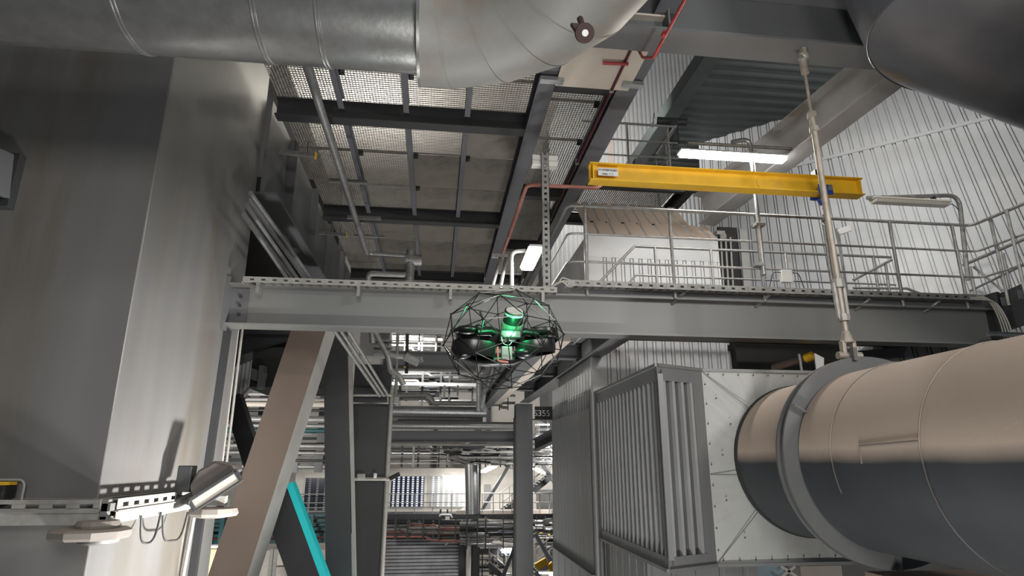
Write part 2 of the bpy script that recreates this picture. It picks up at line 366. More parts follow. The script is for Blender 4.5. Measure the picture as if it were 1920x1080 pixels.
# gratings: bearing bars with cross rods, each panel a thing
def grating_mb(x0, x1, y0, y1, z, pitch=.044, cross=.055, depth=.028, t=.006):
    mb = MB(); x = x0
    while x < x1: mb.box(x, x+t, y0, y1, z, z+depth); x += pitch
    y = y0
    while y < y1: mb.box(x0, x1, y, y+t, z+depth-.012, z+depth); y += cross
    for yy in (y0, y1-.006): mb.box(x0, x1, yy, yy+.006, z, z+depth)
    return mb
bayn = ('beside the box column', 'between left and middle joists', 'between middle and right joists', 'beside the long grey beam')
for j in range(4):
    x0, x1 = LX[j]+.02, LX[j+1]-.02
    rows = [(6.35, 7.9), (7.93, 9.0), (9.0, 10.35), (10.38, 11.75), (11.78, 13.1), (13.1, 15.0), (15.03, 16.9), (16.93, 18.4)]
    for i, (y0, y1) in enumerate(rows):
        solid = (j == 3 and i >= 2) or (j == 2 and i >= 3) or (j == 1 and i >= 5)
        place = ('nearest row', 'second row', 'third row', 'fourth row', 'fifth row', 'sixth row', 'seventh row', 'furthest row')[i]
        if solid: single('floor_plate', MB().box(x0, x1, y0, y1, Z1+.004, Z1+.012), 'plate', 'stained solid floor plate overhead, %s, %s' % (place, bayn[j]), 'floor plate', 'stained floor plates overhead')
        else: single('steel_grating', grating_mb(x0, x1, y0, y1, Z1+.002), 'grate', 'galvanised grating overhead, %s, %s' % (place, bayn[j]), 'grating', 'gratings overhead')
for i, (y0, y1) in enumerate([(7.7, 8.3), (8.33, 9.5), (9.53, 11.4), (11.43, 13.0), (13.03, 14.6), (14.63, 17.4)]):
    lab = ('just behind the cream panel', 'second behind the cream panel', 'in front of the white junction box', 'behind the white junction box', 'above the copper coloured pipe bend', 'furthest back')[i]
    single('steel_grating', grating_mb(1.5, 2.4, y0, y1, Z1+.002), 'grate', 'grating between the two long beams, %s' % lab, 'grating', 'gratings in the narrow strip')
single('ceiling_panel', MB().box(1.48, 2.52, 5.9, 7.42, Z0-.06, Z0-.035), 'cream', 'cream flat panel between the long beams beside the duct elbow', 'panel')
# deep plate girder left of the gratings
g = thing('plate_girder', 'deep grey plate girder running away behind the box column', 'girder', (-2.72, 14, 4.1))
build('web_plate', MB().box(-2.74, -2.70, 8.95, 19, 3.9, 5.45), 'greyd' if 0 else 'grey', g)
build('bottom_flange', MB().box(-3.0, -2.5, 8.95, 19, 3.86, 3.9), 'grey', g)
for i, y in enumerate((10.2, 12.2, 14.2, 16.2)):
    build('stiffener', MB().box(-2.70, -2.56, y, y+.02, 3.9, 5.45), 'grey', g)
for y in (9.15, 12.9):
    a = P(*( (500, 285) if y < 10 else (595, 437)), Y=y+.4)
    g = thing('support_channel', ('short perforated channel arm with a yellow end cap by the box column' if y < 10 else 'short perforated channel arm with a yellow end cap under the second crossbeam'), 'support arm', tuple(a))
    build('arm_channel', MB().channel((-2.70, a.y, a.z), (-2.12, a.y, a.z-.02), .07, .05, .004, 1), 'galvd', g)
    build('end_cap', MB().box(-2.12, -2.10, a.y-.04, a.y+.04, a.z-.06, a.z+.03), 'yellow', g)
    for k in range(2): build('drop_wire', MB().tube([(-2.45+.2*k, a.y, a.z+.04), (-2.45+.2*k, a.y, Z0)], .006, 5), 'cableb', g)
# grating clips under the panels (small hold-downs)
for i, (x, y) in enumerate([(-1.52, 7.92), (-.54, 7.92), (.40, 7.92), (-1.52, 10.37), (-.54, 10.37), (.40, 10.37), (-1.52, 13.6), (-.54, 11.77), (2.3, 8.32), (2.3, 9.52), (2.3, 12.6)]):
    g = single('grating_clip', MB().box(x-.03, x+.05, y-.05, y-.01, Z1-.06, Z1).box(x-.03, x+.05, y+.01, y+.05, Z1-.06, Z1).box(x-.02, x, y-.05, y+.05, Z1-.06, Z1-.05), 'greyd', 'small dark grating clip '+('at the left joist, nearest row', 'at the middle joist, nearest row', 'at the right joist, nearest row', 'at the left joist, between the crossbeams', 'at the middle joist, between the crossbeams', 'at the right joist, between the crossbeams', 'at the left joist, behind the second crossbeam', 'at the middle joist, just before the second crossbeam', 'in the narrow strip, nearest the cream panel', 'in the narrow strip, before the white junction box', 'in the narrow strip, behind the white junction box')[i], 'clip', 'grating clips')
# ------------------------------------------------------------------ top transverse beam
g = thing('steel_beam', 'deep grey beam across the top with the hanger rod bolted to its underside', 'beam', (5, 6.0, 4.78))
build('beam_section', MB().ibeam((1.3, 6.0, 5.13), (9.5, 6.0, 5.13), .7, .42, .03, .02), 'grey', g)
for k in range(3): build('stiffener', MB().box(2.5+2.4*k, 2.52+2.4*k, 5.8, 5.99, 4.81, 5.45), 'grey', g)
beam('dark steel beam disappearing above the top beam beside the duct elbow', (2.42, 3.0, 5.65), (2.42, 5.78, 5.65), .4, .3, 'grey')
struct('ceiling_3', MB().box(1.2, 9.5, 2.0, 5.75, 5.75, 5.9).box(1.2, 2.3, 5.75, 6.6, 5.5, 5.55), 'greyd')
# ------------------------------------------------------------------ profiled deck and walls right
prof = [(0.0, 0), (.10, 0), (.125, -.035), (.185, -.035), (.205, 0)]
pr2 = [(0.0, 0), (.14, 0), (.155, .03), (.19, .03), (.205, 0)]
wl0 = V((8.02, 12.0, 6.54)); wu = V((.741, -.671, 0)).normalized(); wv = V((.194, .3366, .9216)).normalized(); wn = wu.cross(wv).normalized()
if wn.y > 0: wn = -wn
lo = wl0 - wv*5.6 - wu*2.3
pr3 = [(0.0, 0), (.002, -.06), (.016, -.06), (.018, -.012), (.056, -.012), (.058, -.06), (.072, -.06), (.074, 0)]
g = thing('sloping_cladding', 'large pale ribbed cladding wall leaning back on the right with a flashing across it', 'cladding', tuple(wl0-wv*5.6))
build('lower_sheet', MB().sheet(lo, wu, wv, wn, 8.9, 5.58, .205, pr3), 'clad', g)
build('upper_sheet', MB().sheet(lo+wv*5.63, wu, wv, wn, 8.9, 4.6, .205, pr3, start=.06), 'clad', g)
build('flashing', MB().obox(lo+wv*5.61+wu*4.45+wn*.012, wu*4.45, wv*.045, wn*.012), 'clad', g)
build('base_flashing', MB().obox(lo+wv*.9+wu*4.45+wn*.03, wu*4.45, wv*.05, wn*.02), 'greyd', g)
# upper casing wall seen through the gap
g = thing('corrugated_casing', 'tall white corrugated casing behind the upper railing', 'cladding', (5.0, 17.2, 4.5))
build('front_sheet', MB().sheet((3.2, 17.2, 4.5), (1, 0, 0), (0, 0, 1), (0, -1, 0), 5.0, 10.5, .14, [(0, 0), (.05, .025), (.09, .025), (.14, 0)]), 'cladw', g)
build('corner_trim', MB().box(5.05, 5.25, 17.12, 17.18, 4.6, 12.0), 'cream', g)
# dark ribbed deck underside
dz = 8.2
a = P(1328, 105, Z=dz); b_ = P(1165, 325, Z=dz)
g = thing('roof_deck', 'dark ribbed deck underside above the lit strip lamp', 'deck')
dk = MB().sheet((a.x-.05, a.y-1.5, dz), (0, 1, 0), (1, 0, 0), (0, 0, -1), 9.6, 5.4, .32, [(0, 0), (.05, .04), (.11, .04), (.16, 0)])
build('deck_sheet', dk, 'deck', g)
build('edge_trim', MB().box(a.x-.10, a.x-.04, a.y-1.5, a.y+8.1, dz-.02, dz+.3).box(a.x-.10, a.x+.25, a.y-1.5, a.y+8.1, dz-.05, dz-.03), 'deck', g)
# ------------------------------------------------------------------ diagonal brace
g = thing('diagonal_brace', 'wide steel brace rising to the right behind the yellow monorail', 'brace')
p0, p1 = P(1345, 375, Y=10.0), P(1668, 118, Y=6.55)
d = (p1-p0).normalized(); side = V((0, 1, 0)) - d*d.y
upb = V((0, 0, 1))
build('brace_section', MB().ibeam(p0-d*.4, p1+d*.3, .62, .36, .022, .016, upb), 'greylight', g)
g['label'] = 'wide steel brace rising to the right behind the yellow monorail'
# ------------------------------------------------------------------ platform and tower casing
TX0, TX1, TY, TZ = 2.6, 5.05, 10.3, 3.97
g = thing('casing_tower', 'white ribbed casing with a dusty sloping top behind the walkway railing', 'casing', (3.8, 10.4, GZ))
pt = [(0, 0), (.002, -.05), (.014, -.05), (.016, -.01), (.06, -.01), (.062, -.05), (.07, -.05), (.072, 0)]
build('front_sheet', MB().sheet((TX0, TY, -3), (1, 0, 0), (0, 0, 1), (0, -1, 0), TX1-TX0, 3+TZ-.42, .165, pt, start=.26), 'cladw', g)
build('front_band', MB().box(TX0, TX1, TY-.004, TY+.012, TZ-.42, TZ), 'cladw', g)
build('side_sheet', MB().sheet((TX0, TY, -3), (0, 1, 0), (0, 0, 1), (-1, 0, 0), 3.2, 3+TZ, .10, [(0, 0), (.02, .025), (.05, .025), (.07, 0)]), 'cladw', g)
sl = V((0, .88, .9)).normalized()
build('sloping_top', MB().sheet((TX0, TY-.02, TZ), (1, 0, 0), sl, V((0, -sl.z, sl.y)), TX1-TX0, .62, .30, [(0, 0), (.02, -.03), (.06, -.03), (.08, 0)], start=.15).sheet(V((TX0, TY-.02, TZ))+sl*.62, (1, 0, 0), sl, V((0, -sl.z, sl.y)), TX1-TX0-.35, .9, .20, [(0, 0), (.02, -.03), (.06, -.03), (.08, 0)], start=.08), 'cladw', g)
build('back_fill', MB().box(TX0+.05, TX1, TY+.08, TY+3.2, -3, TZ-.1), 'cladw', g)
# walkway deck
WZ = 2.27
struct('floor_2', MB().box(1.55, 8.3, 8.36, 9.75, WZ-.03, WZ), 'greyd')
beam('dark inner stringer under the walkway seen above the louvred duct', (2.9, 9.7, 2.1), (9.5, 9.7, 2.1), .3, .2, 'greyd')
# ================================================================== overhead galvanised duct
DY, DZ, DR = 3.75, 3.16, .50
xe = P(790, 60, Y=3.42).x
g = thing('galvanised_duct', 'shiny round galvanised duct across the top left with a bend above the gratings', 'duct', (-2.5, DY, DZ))
build('duct_shell', MB().tube([(-7, DY, DZ), (xe, DY, DZ)], DR, 72), 'duct', g, True)
for px, py in ((278, 103), (512, 118), (618, 128)):
    x = P(px, py, Y=4.0).x
    for k in (-.012, .012): build('seam_bead', MB().tube([(x+k-.006, DY, DZ), (x+k, DY, DZ), (x+k+.006, DY, DZ)], [DR+.002, DR+.009, DR+.002], 72), 'duct', g, True)
pts = [(xe, DY, DZ)]; RC = 1.0
for k in range(5):
    a = PI/2*(k+.5)/5; sec = RC/math.cos(PI/20)
    pts.append((xe+sec*math.sin(a), DY-RC+sec*math.cos(a), DZ))
pts += [(xe+RC, DY-RC, DZ)]
el = build('elbow_shell', MB().tube([(xe-.02, DY, DZ)]+pts[1:]+[(xe+RC, -1.5, DZ)], DR+.085, 72), 'elbow', g, False)
for p in el.data.polygons: p.use_smooth = True
el.data.set_sharp_from_angle(angle=.25)
build('end_collar', MB().tube([(xe-.035, DY, DZ), (xe-.015, DY, DZ)], DR+.09, 72), 'duct', g, True)
for i in range(1, 6):
    q = V(pts[i]); a = PI/2*(i-.5)/5; t = V((math.cos(a), -math.sin(a), 0))
    build('mitre_seam', MB().tube([q-t*.006, q+t*.006], DR+.091, 72), 'elbow', g, True)
a = P(1096, 62, X=xe+1.35)
a = P(1096, 62, Y=2.75)
g2 = thing('lifting_lug', 'small dark brown eye lug on the pale end of the duct bend', 'lug', tuple(a))
rd = mat('brown_primer', (.04, .02, .018), .6)
build('lug_plate', MB().ring(a, (.1, -.8, -.55), .016, .052, .02, 20), rd, g2, True)
build('lug_foot', MB().obox(a+V((-.02, .02, .03)), (.03, 0, .0), (0, .012, 0), (-.02, 0, .035)), rd, g2)
build('lug_stem', MB().tube([a, a+V((-.01, .05, .13))], .018, 8), rd, g2, True)
build('eye_bush', MB().ring(a, (.1, -.8, -.55), .0, .018, .024, 14), 'white', g2)
# thin galvanised pipe running back from the duct
zt = P(590, 110, Y=4.05)
g = thing('conduit_pipe', 'long thin galvanised pipe running back from the duct to a valve', 'pipe', (-1.65, 9, 4.5))
a = P(577, 122, Y=6.0); z = 4.45
p0 = P(573, 116, Z=z); p1 = P(688, 476, Z=z); pv = P(770, 480, Y=p1.y); pd = P(700, 560, Y=p1.y+.1)
build('pipe_run', MB().tube(fillet([p0-V((0, .5, 0)), p1, V((pv.x, p1.y, z-.02))], .12), .055, 14), 'galv', g, True)
build('return_run', MB().tube(fillet([V((pv.x+.05, p1.y, z-.45)), V((p1.x+.05, p1.y, z-.45)), V((p1.x+.2, p1.y+.5, z-1.9))], .12), .065, 14), 'galvd', g, True)
build('valve_body', MB().tube([(pv.x, p1.y-.02, z+.12), (pv.x, p1.y, z-.6)], .10, 12).tube([(pv.x-.1, p1.y, z-.1), (pv.x+.25, p1.y, z-.1)], .13, 12), 'galvd', g, True)
for i, (x, y) in enumerate([(650, 333), (680, 402), (690, 436)]):
    q = P(x, y, Z=4.6); 
    build('pipe_support', MB().channel((q.x-.28, q.y, 4.52), (q.x+.35, q.y, 4.52), .06, .05, .004), 'galvd', g)
g = thing('duct_bracket', 'small galvanised corner bracket with a hex bolt under the round duct', 'bracket', tuple(zt))
build('bracket_plate', MB().obox(zt, (.065, 0, 0), (0, .02, .0), (0, -.012, .05)), 'tray', g, bevel=.004)
build('hex_bolt', MB().tube([zt+V((0, -.02, 0)), zt+V((0, -.045, -.01))], .022, 6), 'galvd', g)
# ================================================================== louvred duct box and big round duct
x1, z1 = 2.47, 1.08
g = thing('duct_box', 'large sheet metal duct box with vertical ribs on its side and a pale front', 'duct', (4, 8.3, -z1))
c1 = V((2.47, 6.8, -z1)); c2 = V((3.14, 7.13, -z1)); c3 = V((2.50, 9.75, -z1)); c4 = V((6.2, 7.13, -z1))
H = 2*z1
lou = [(0, 0), (.003, -.075), (.097, -.075), (.10, 0)]
def side(o, e, n, nm, start, pitch):
    u = (e-o).normalized(); L = (e-o).length
    build(nm+'_panel', MB().obox(o+u*L/2+V((0, 0, z1))-n*.05, u*L/2, n*.003, V((0, 0, z1-.05))), 'casing_shade', g)
    x = start
    while x < L-.03:
        build('rib', MB().obox(o+u*(x+.03)+V((0, 0, z1-.02))-n*.025, u*.021, n*.025, V((0, 0, z1-.145))), 'rib_lit', g); x += pitch
    build('side_lining', MB().obox(o+u*(L-.02)+V((0, 0, z1))-n*.03, u*.03, n*.03, V((0, 0, z1-.1))), 'casing', g)
    build('side_lining', MB().obox(o+u*(start/2-.01)+V((0, 0, z1)), u*(start/2-.01), n*.003, V((0, 0, z1-.1))), 'casing', g)
    build('edge_panel', MB().obox(o+u*L/2+V((0, 0, .065)), u*L/2, n*.003, V((0, 0, .065))), 'casing', g)
    build('edge_panel', MB().obox(o+u*L/2+V((0, 0, H-.085)), u*L/2, n*.003, V((0, 0, .085))), 'casing', g)
n1 = V((-(c2-c1).y*-1, -(c2-c1).x, 0)).normalized()
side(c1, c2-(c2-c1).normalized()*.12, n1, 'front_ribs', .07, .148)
u12 = (c2-c1).normalized()
build('corner_panel', MB().obox(c2-u12*.06+V((0, 0, z1)), u12*.06, n1*.003, V((0, 0, z1))), 'casing', g)
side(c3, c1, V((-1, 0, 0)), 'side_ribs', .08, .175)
for z, s in ((-z1, -1), (z1, 1)):
    build('end_sheet', MB().prism([(c1.x, c1.y), (c2.x, c2.y), (c4.x, c4.y), (c4.x, c3.y), (c3.x, c3.y)], (0, 0, z-.01), (1, 0, 0), (0, 1, 0), (0, 0, .02)), 'casew', g)
for s in (0, 1):
    z = -z1+s*H
    build('edge_flange', MB().bar((c3.x, c3.y, z), (c1.x, c1.y, z), .05, .035).bar((c1.x, c1.y, z), (c2.x, c2.y, z), .05, .035).bar((c2.x, c2.y, z), (c4.x, c4.y, z), .05, .035), 'casing', g)
# pale front with a folded transition round the opening
XC, ZC, RP = 4.37, .05, .86
fy = 7.13; n = 48; mb = MB()
rect = [(3.14, -z1), (5.75, -z1), (5.75, z1), (3.14, z1)]
def rectpt(a):
    dx, dz = math.cos(a), math.sin(a); t = 1e9
    if dx > 0: t = min(t, (5.75-XC)/dx)
    if dx < 0: t = min(t, (3.14-XC)/dx)
    if dz > 0: t = min(t, (z1-ZC)/dz)
    if dz < 0: t = min(t, (-z1-ZC)/dz)
    return (XC+dx*t, ZC+dz*t)
angs = sorted([2*PI*k/n for k in range(n)]+[math.atan2(z-ZC, x-XC) % (2*PI) for x, z in rect])
for a in angs:
    x, z = rectpt(a); mb.v.append(V((x, fy, z)))
    q = max(abs(math.cos(a)), abs(math.sin(a))); mb.v.append(V((XC+(RP+.01)*math.cos(a), fy+.10, ZC+(RP+.01)*math.sin(a))))
m_ = len(angs)
for i in range(m_): j = (i+1) % m_; mb.f.append((2*i, 2*j, 2*j+1, 2*i+1))
build('front_transition', mb, 'casew', g)
build('front_extension', MB().box(5.75, 6.2, fy, fy+.02, -z1, z1), 'casew', g)
for q0, q1 in (((3.16, z1-.03), (3.76, .62)), ((3.16, -z1+.03), (3.74, -.50)), ((3.15, -.12), (3.50, -.12)), ((5.7, z1-.03), (5.0, .66))):
    t_ = min(1, math.hypot(q1[0]-3.15, 0)/.6); build('fold_line', MB().tube([(q0[0], fy-.002, q0[1]), (q1[0], fy+.055, q1[1])], .005, 6), 'casing', g, True)
rv = MB()
for k in range(14):
    x = 3.22+.19*k
    for z in (-z1+.05, z1-.05): rv.sphere((x, fy-.004, z), .009, 6, 4)
for k in range(9):
    rv.sphere((3.17, fy-.004, -z1+.15+.23*k), .009, 6, 4)
for x, z in ((3.3, .75), (3.45, .45), (3.32, .1), (3.32, -.4), (3.5, -.8)): rv.sphere((x, fy+.006, z), .010, 6, 4)
build('rivets', rv, 'greyd', g)
# sheeted casing behind the box
g = thing('sheeted_casing', 'grey sheeted casing with vertical joints left of the ribbed duct box', 'casing', (2.4, 12, GZ))
build('side_sheet', MB().sheet((2.42, 13.2, -1.6), (0, -1, 0), (0, 0, 1), (-1, 0, 0), 3.35, 2.45, .30, [(0, 0), (.004, -.006), (.01, -.006), (.014, 0)]), 'casing', g)
build('saw_edge', MB().sheet((2.44, 13.2, .85), (0, -1, 0), (0, 0, 1), (-1, 0, 0), 3.35, .30, .20, [(0, 0), (.01, -.03), (.10, -.03), (.11, 0)]), 'casing', g)
build('upper_sheet', MB().sheet((2.46, 13.2, 1.1), (0, -1, 0), (0, 0, 1), (-1, 0, 0), 3.35, .38, .22, [(0, 0), (.02, .02), (.06, .02), (.08, 0)]), 'cladw', g)
build('lower_skirt', MB().sheet((2.40, 13.2, -4.5), (0, -1, 0), (0, 0, 1), (-1, 0, 0), 3.4, 2.88, .6, [(0, 0), (.01, -.01), (.03, -.01), (.04, 0)]), 'casing', g)
build('corner_post', MB().tube([(2.46, 9.78, -1.6), (2.46, 9.78, 1.1)], .05, 12), 'casing', g, True)
build('skirt_edge', MB().bar((2.40, 13.2, -1.61), (2.40, 9.8, -1.61), .06, .03), 'casing', g)
build('under_casing', MB().sheet((2.55, 9.7, -4.5), (0, -1, 0), (0, 0, 1), (-1, 0, 0), 1.9, 3.5, .3, [(0, 0), (.02, -.02), (.06, -.02), (.08, 0)]).sheet((2.55, 7.8, -4.5), (1, 0, 0), (0, 0, 1), (0, -1, 0), 1.4, 3.5, .3, [(0, 0), (.02, -.02), (.06, -.02), (.08, 0)]), 'casing', g)
build('back_fill', MB().box(2.47, 4.6, 9.9, 13.2, GZ, .8), 'casing', g)
# big round duct
g = thing('round_duct', 'huge dark round duct coming forward on the right, dusty brown on top', 'duct', (XC, 4, ZC-RP))
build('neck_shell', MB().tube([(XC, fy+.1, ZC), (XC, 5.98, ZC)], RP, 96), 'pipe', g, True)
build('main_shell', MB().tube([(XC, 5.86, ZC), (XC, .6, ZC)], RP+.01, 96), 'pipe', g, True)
build('opening_collar', MB().tube([(XC, fy+.08, ZC), (XC, fy+.03, ZC)], RP+.012, 96), 'blackm', g, True)
build('ring_flange', MB().ring((XC, 5.90, ZC), (0, 1, 0), RP-.02, RP+.155, .03, 96), 'ring', g, True)
build('rear_ring', MB().ring((XC, 6.02, ZC), (0, 1, 0), RP-.02, RP+.15, .03, 96), 'ring', g, True)
build('ring_channel', MB().tube([(XC, 5.9, ZC), (XC, 6.02, ZC)], RP+.05, 96), 'blackm', g, True)
for a in (150, 30, 270): 
    c, s = math.cos(math.radians(a)), math.sin(math.radians(a))
    build('ring_gusset', MB().obox((XC+c*(RP+.08), 5.86, ZC+s*(RP+.08)), (c*.08, 0, s*.08), (0, .05, 0), (-s*.006, 0, c*.006)), 'ring', g)
def seam(y, a0, a1, y2=None, nn=24):
    r = RP+.014; return [(XC+r*math.cos(math.radians(a0+(a1-a0)*k/nn)), y+((y2-y)*k/nn if y2 else 0), ZC+r*math.sin(math.radians(a0+(a1-a0)*k/nn))) for k in range(nn+1)]
for y, a0, a1 in ((5.35, 95, 200), (4.28, 90, 250), (3.2, 90, 250)): build('weld_seam', MB().tube(seam(y, a0, a1), .006, 6), 'pipe', g, True)
build('weld_seam', MB().tube([(XC-RP-.012, 4.28, ZC+.12), (XC-RP-.012, 4.95, ZC+.10)], .006, 6).tube([(XC-RP-.012, 4.95, ZC+.10), (XC-RP-.012, 4.95, ZC-.05)], .006, 6), 'pipe', g, True)
# brown base under the round duct
a = P(1640, 1075, Y=5.6)
g = single('pipe_saddle', MB().hexa([(4.05, 5.3, -3.2), (6.5, 5.3, -3.2), (6.5, 6.2, -3.2), (4.05, 6.2, -3.2), (4.25, 5.3, -1.02), (6.5, 5.3, -1.02), (6.5, 6.2, -1.02), (4.25, 6.2, -1.02)]), 'brown', 'brown dusty casing beneath the big round duct at the bottom right', 'casing')
# ================================================================== hanger rod
RX, RY = 4.22, 5.95
rt = P(1505, 108, Y=RY); rb = P(1594, 676, Y=RY)
g = thing('hanger_rod', 'weathered steel hanger rod with a turnbuckle holding the big round duct', 'hanger', tuple(rb))
def rp(t): return rt.lerp(rb, t)
build('upper_rod', MB().tube([rp(.05), rp(.22)], .018, 10), 'rod', g, True)
build('middle_rod', MB().tube([rp(.20), rp(.77)], .034, 14), 'rod', g, True)
build('lower_rod', MB().tube([rp(.76), rp(.93)], .030, 12), 'rod', g, True)
for t in (.205, .255): build('coupling_nut', MB().tube([rp(t), rp(t+.018)], .055, 6), 'rod', g)
tb = thing('turnbuckle', '', '', ); 
for k in list(tb.keys()): del tb[k]
tb.parent = g
tl = rp(.77); tl2 = rp(.88)
for s in (-1, 1): build('side_bar', MB().bar(tl+V((s*.055, 0, 0)), tl2+V((s*.05, 0, 0)), .035, .04), 'tray', tb, bevel=.008)
build('end_nut', MB().tube([rp(.76), rp(.785)], .062, 8), 'tray', tb); build('end_nut', MB().tube([rp(.865), rp(.885)], .058, 8), 'tray', tb)
cl = rp(.93)
build('clevis', MB().tube([rp(.915), rp(.95)], [.04, .075], 10).bar(cl+V((-.055, 0, -.05)), rb+V((-.06, 0, .03)), .045, .07).bar(cl+V((.055, 0, -.05)), rb+V((.06, 0, .03)), .045, .07), 'rod', g, bevel=.01)
build('clevis_pin', MB().tube([rb+V((-.13, 0, .05)), rb+V((.13, 0, .05))], .04, 12), 'rod', g, True)
build('lug_plate', MB().box(rb.x-.02, rb.x+.02, RY-.1, RY+.06, 1.02, rb.z+.12), 'ring', g)
build('top_clevis', MB().tube([rp(-.0), rp(.06)], .045, 10).sphere(rt+V((.01, 0, .02)), .065, 12, 8), 'rod', g, True)
build('top_pin', MB().tube([rt+V((-.09, -.02, -.04)), rt+V((.0, -.02, .0))], .03, 8), 'galv', g, True)
build('top_lug', MB().box(rt.x-.02, rt.x+.02, RY-.06, RY+.06, rt.z, 4.79), 'rod', g)
# ================================================================== dark elbow top right
HY = 4.6
a0, aj, a2 = V((4.68, HY, 5.7)), V((5.02, HY, 4.62)), V((9.6, HY-1.2, 2.05))
g = thing('overhead_elbow', 'dark reflective mitred duct bend hanging into the top right corner', 'duct', tuple(aj))
def loft(rings, n=72):
    mb = MB(); m = len(rings)
    for c, r, tx, ty in rings:
        for k in range(n): t = 2*PI*k/n; mb.v.append(V((c[0]+r*math.cos(t), c[1]+r*math.sin(t), c[2]+tx*r*math.cos(t)+ty*r*math.sin(t))))
    for i in range(m-1):
        for k in range(n): mb.f.append((i*n+k, i*n+(k+1) % n, (i+1)*n+(k+1) % n, (i+1)*n+k))
    mb.f += [tuple(range(n-1, -1, -1)), tuple((m-1)*n+k for k in range(n))]
    return mb
JR = ((5.04, 4.45, 3.95), .95, -.22, 0)
build('upper_shell', loft([((4.66, 4.55, 5.70), .93, 0, 0), JR]), 'hopper', g, True)
build('lower_shell', loft([JR, ((9.6, 3.7, 1.78), 1.0, -.15, 0)]), 'hopper', g, True)
build('seam_bead', MB().tube([(JR[0][0]+.955*math.cos(t), JR[0][1]+.955*math.sin(t), JR[0][2]-.22*.95*math.cos(t)) for t in [2*PI*k/72 for k in range(72)]], .008, 6, closed=True), 'hopper', g, True)
# ================================================================== yellow monorail
MYc = 7.0
ma, mb2 = P(1104, 327, Y=MYc), P(1612, 352, Y=MYc)
zc = (ma.z+mb2.z)/2
g = thing('monorail_beam', 'yellow crane monorail beam with a white load plate, above the walkway', 'monorail', (3.6, MYc, zc-.12))
build('rail_section', MB().ibeam((ma.x, MYc, zc), (mb2.x, MYc, zc), .24, .17, .014, .010), 'yellow', g)
for x in (ma.x+.04, mb2.x-.04): build('end_stop', MB().box(x-.008, x+.008, MYc-.08, MYc+.08, zc-.10, zc+.10), 'yellow', g)
for s in (-1, 1): pass
build('web_plate', MB().tube([(4.12, MYc-.006, zc), (4.12, MYc-.016, zc)], .085, 20), 'yellow', g)
lp = build('load_plate', MB().box(ma.x+.10, ma.x+.36, MYc-.075, MYc-.070, zc-.055, zc+.05), 'white', g, label='white load plate with dark print')
text_mesh('W15MBB70Q001', .036, (ma.x+.106, MYc-.078, zc+.008), (1, 0, 0), (0, 0, 1), (0, -1, 0), 'ink', lp, sx=.95)
text_mesh('max. 1 t', .042, (ma.x+.15, MYc-.078, zc-.045), (1, 0, 0), (0, 0, 1), (0, -1, 0), 'ink', lp)
for x in (2.45, 4.9): build('hanger_clamp', MB().box(x-.05, x+.05, MYc-.05, MYc+.05, zc+.12, zc+.22), 'greyd', g)
hx = P(1538, 352, Y=MYc).x
g = thing('hoist_trolley', 'small blue and steel hoist trolley hanging from the yellow monorail', 'hoist', (hx, MYc, zc-.3))
build('trolley_plate', MB().box(hx-.10, hx+.10, MYc-.11, MYc-.095, zc-.16, zc-.02).box(hx-.10, hx+.10, MYc+.095, MYc+.11, zc-.16, zc-.02), 'blue', g, bevel=.01)
for s in (-1, 1): build('wheel', MB().tube([(hx+s*.055, MYc-.125, zc-.07), (hx+s*.055, MYc-.03, zc-.07)], .035, 14), 'galv', g, True)
build('hook_block', MB().tube([(hx-.02, MYc, zc-.18), (hx, MYc, zc-.26)], [.05, .035], 10), 'blue', g, True)
pts = [(hx+.035*math.sin(t*1.1), MYc, zc-.30-.05*t) for t in range(0, 5)]
build('load_chain', MB().tube(pts, .016, 6), 'cableb', g, True)
build('hook', MB().tube([(hx+.05*math.cos(a), MYc, zc-.50+.05*math.sin(a)) for a in [math.radians(90-18*k) for k in range(15)]], .014, 8), 'galv', g, True)
# ================================================================== railings
def railing(label, pts, posts, zs, base, r=.024, rr=.017, m='galvd', foot=True):
    """pts: plan outline [(x, y)], zs rail heights"""
    g = thing('guard_rail', label, 'railing', (pts[0][0], pts[0][1], base))
    for i, z in enumerate(zs):
        build('top_rail' if i == 0 else 'mid_rail', MB().tube(fillet([(x, y, z) for x, y in pts], .12), r if i == 0 else rr, 12), m, g, True)
    for x, y in posts:
        mb = MB().tube([(x, y, base-.02), (x, y, zs[0])], .024, 10)
        po = build('post', mb, m, g, True)
        if foot: build('foot_plate', MB().box(x-.08, x+.08, y+.03, y+.04, base-.02, base+.11), 'grey', po)
    return g
RYf = 8.2
ptop = [3.60, 3.17, 2.75]
xs = [P(px, py, Y=RYf).x for px, py in ((1098, 460), (1259, 460), (1424, 470), (1553, 480), (1680, 490), (1800, 500))]
e1 = P(1820, 418, Y=RYf); e2 = P(1965, 357, Z=e1.z)
m1 = (P(1855, 470, Y=8.0).x, 8.0)
g = railing('long front walkway railing above the main crossbeam, bending at both ends', [(1.78, 14.5), (1.78, RYf), (e1.x, RYf), (e2.x, e2.y)], [(x, RYf) for x in xs]+[(1.78, 10.2), (1.78, 12.4), (8.32, 7.95), (8.2, 7.55)], ptop, WZ)
build('toe_plate', MB().box(1.8, 8.2, RYf+.035, RYf+.045, WZ, WZ+.13), 'grey', g)
y2 = 9.6
a, b_, c_ = P(1190, 463, Y=y2), P(1672, 490, Y=y2), P(1135, 520, Y=y2)
g = railing('inner walkway railing behind the long front one, with a sloping stair rail at its left', [(a.x, y2), (b_.x, y2)], [(P(1230, 500, Y=y2).x, y2), (P(1335, 500, Y=y2).x, y2), (P(1475, 500, Y=y2).x, y2), (P(1640, 500, Y=y2).x, y2)], [3.53, 3.02, 2.72], WZ, foot=False)
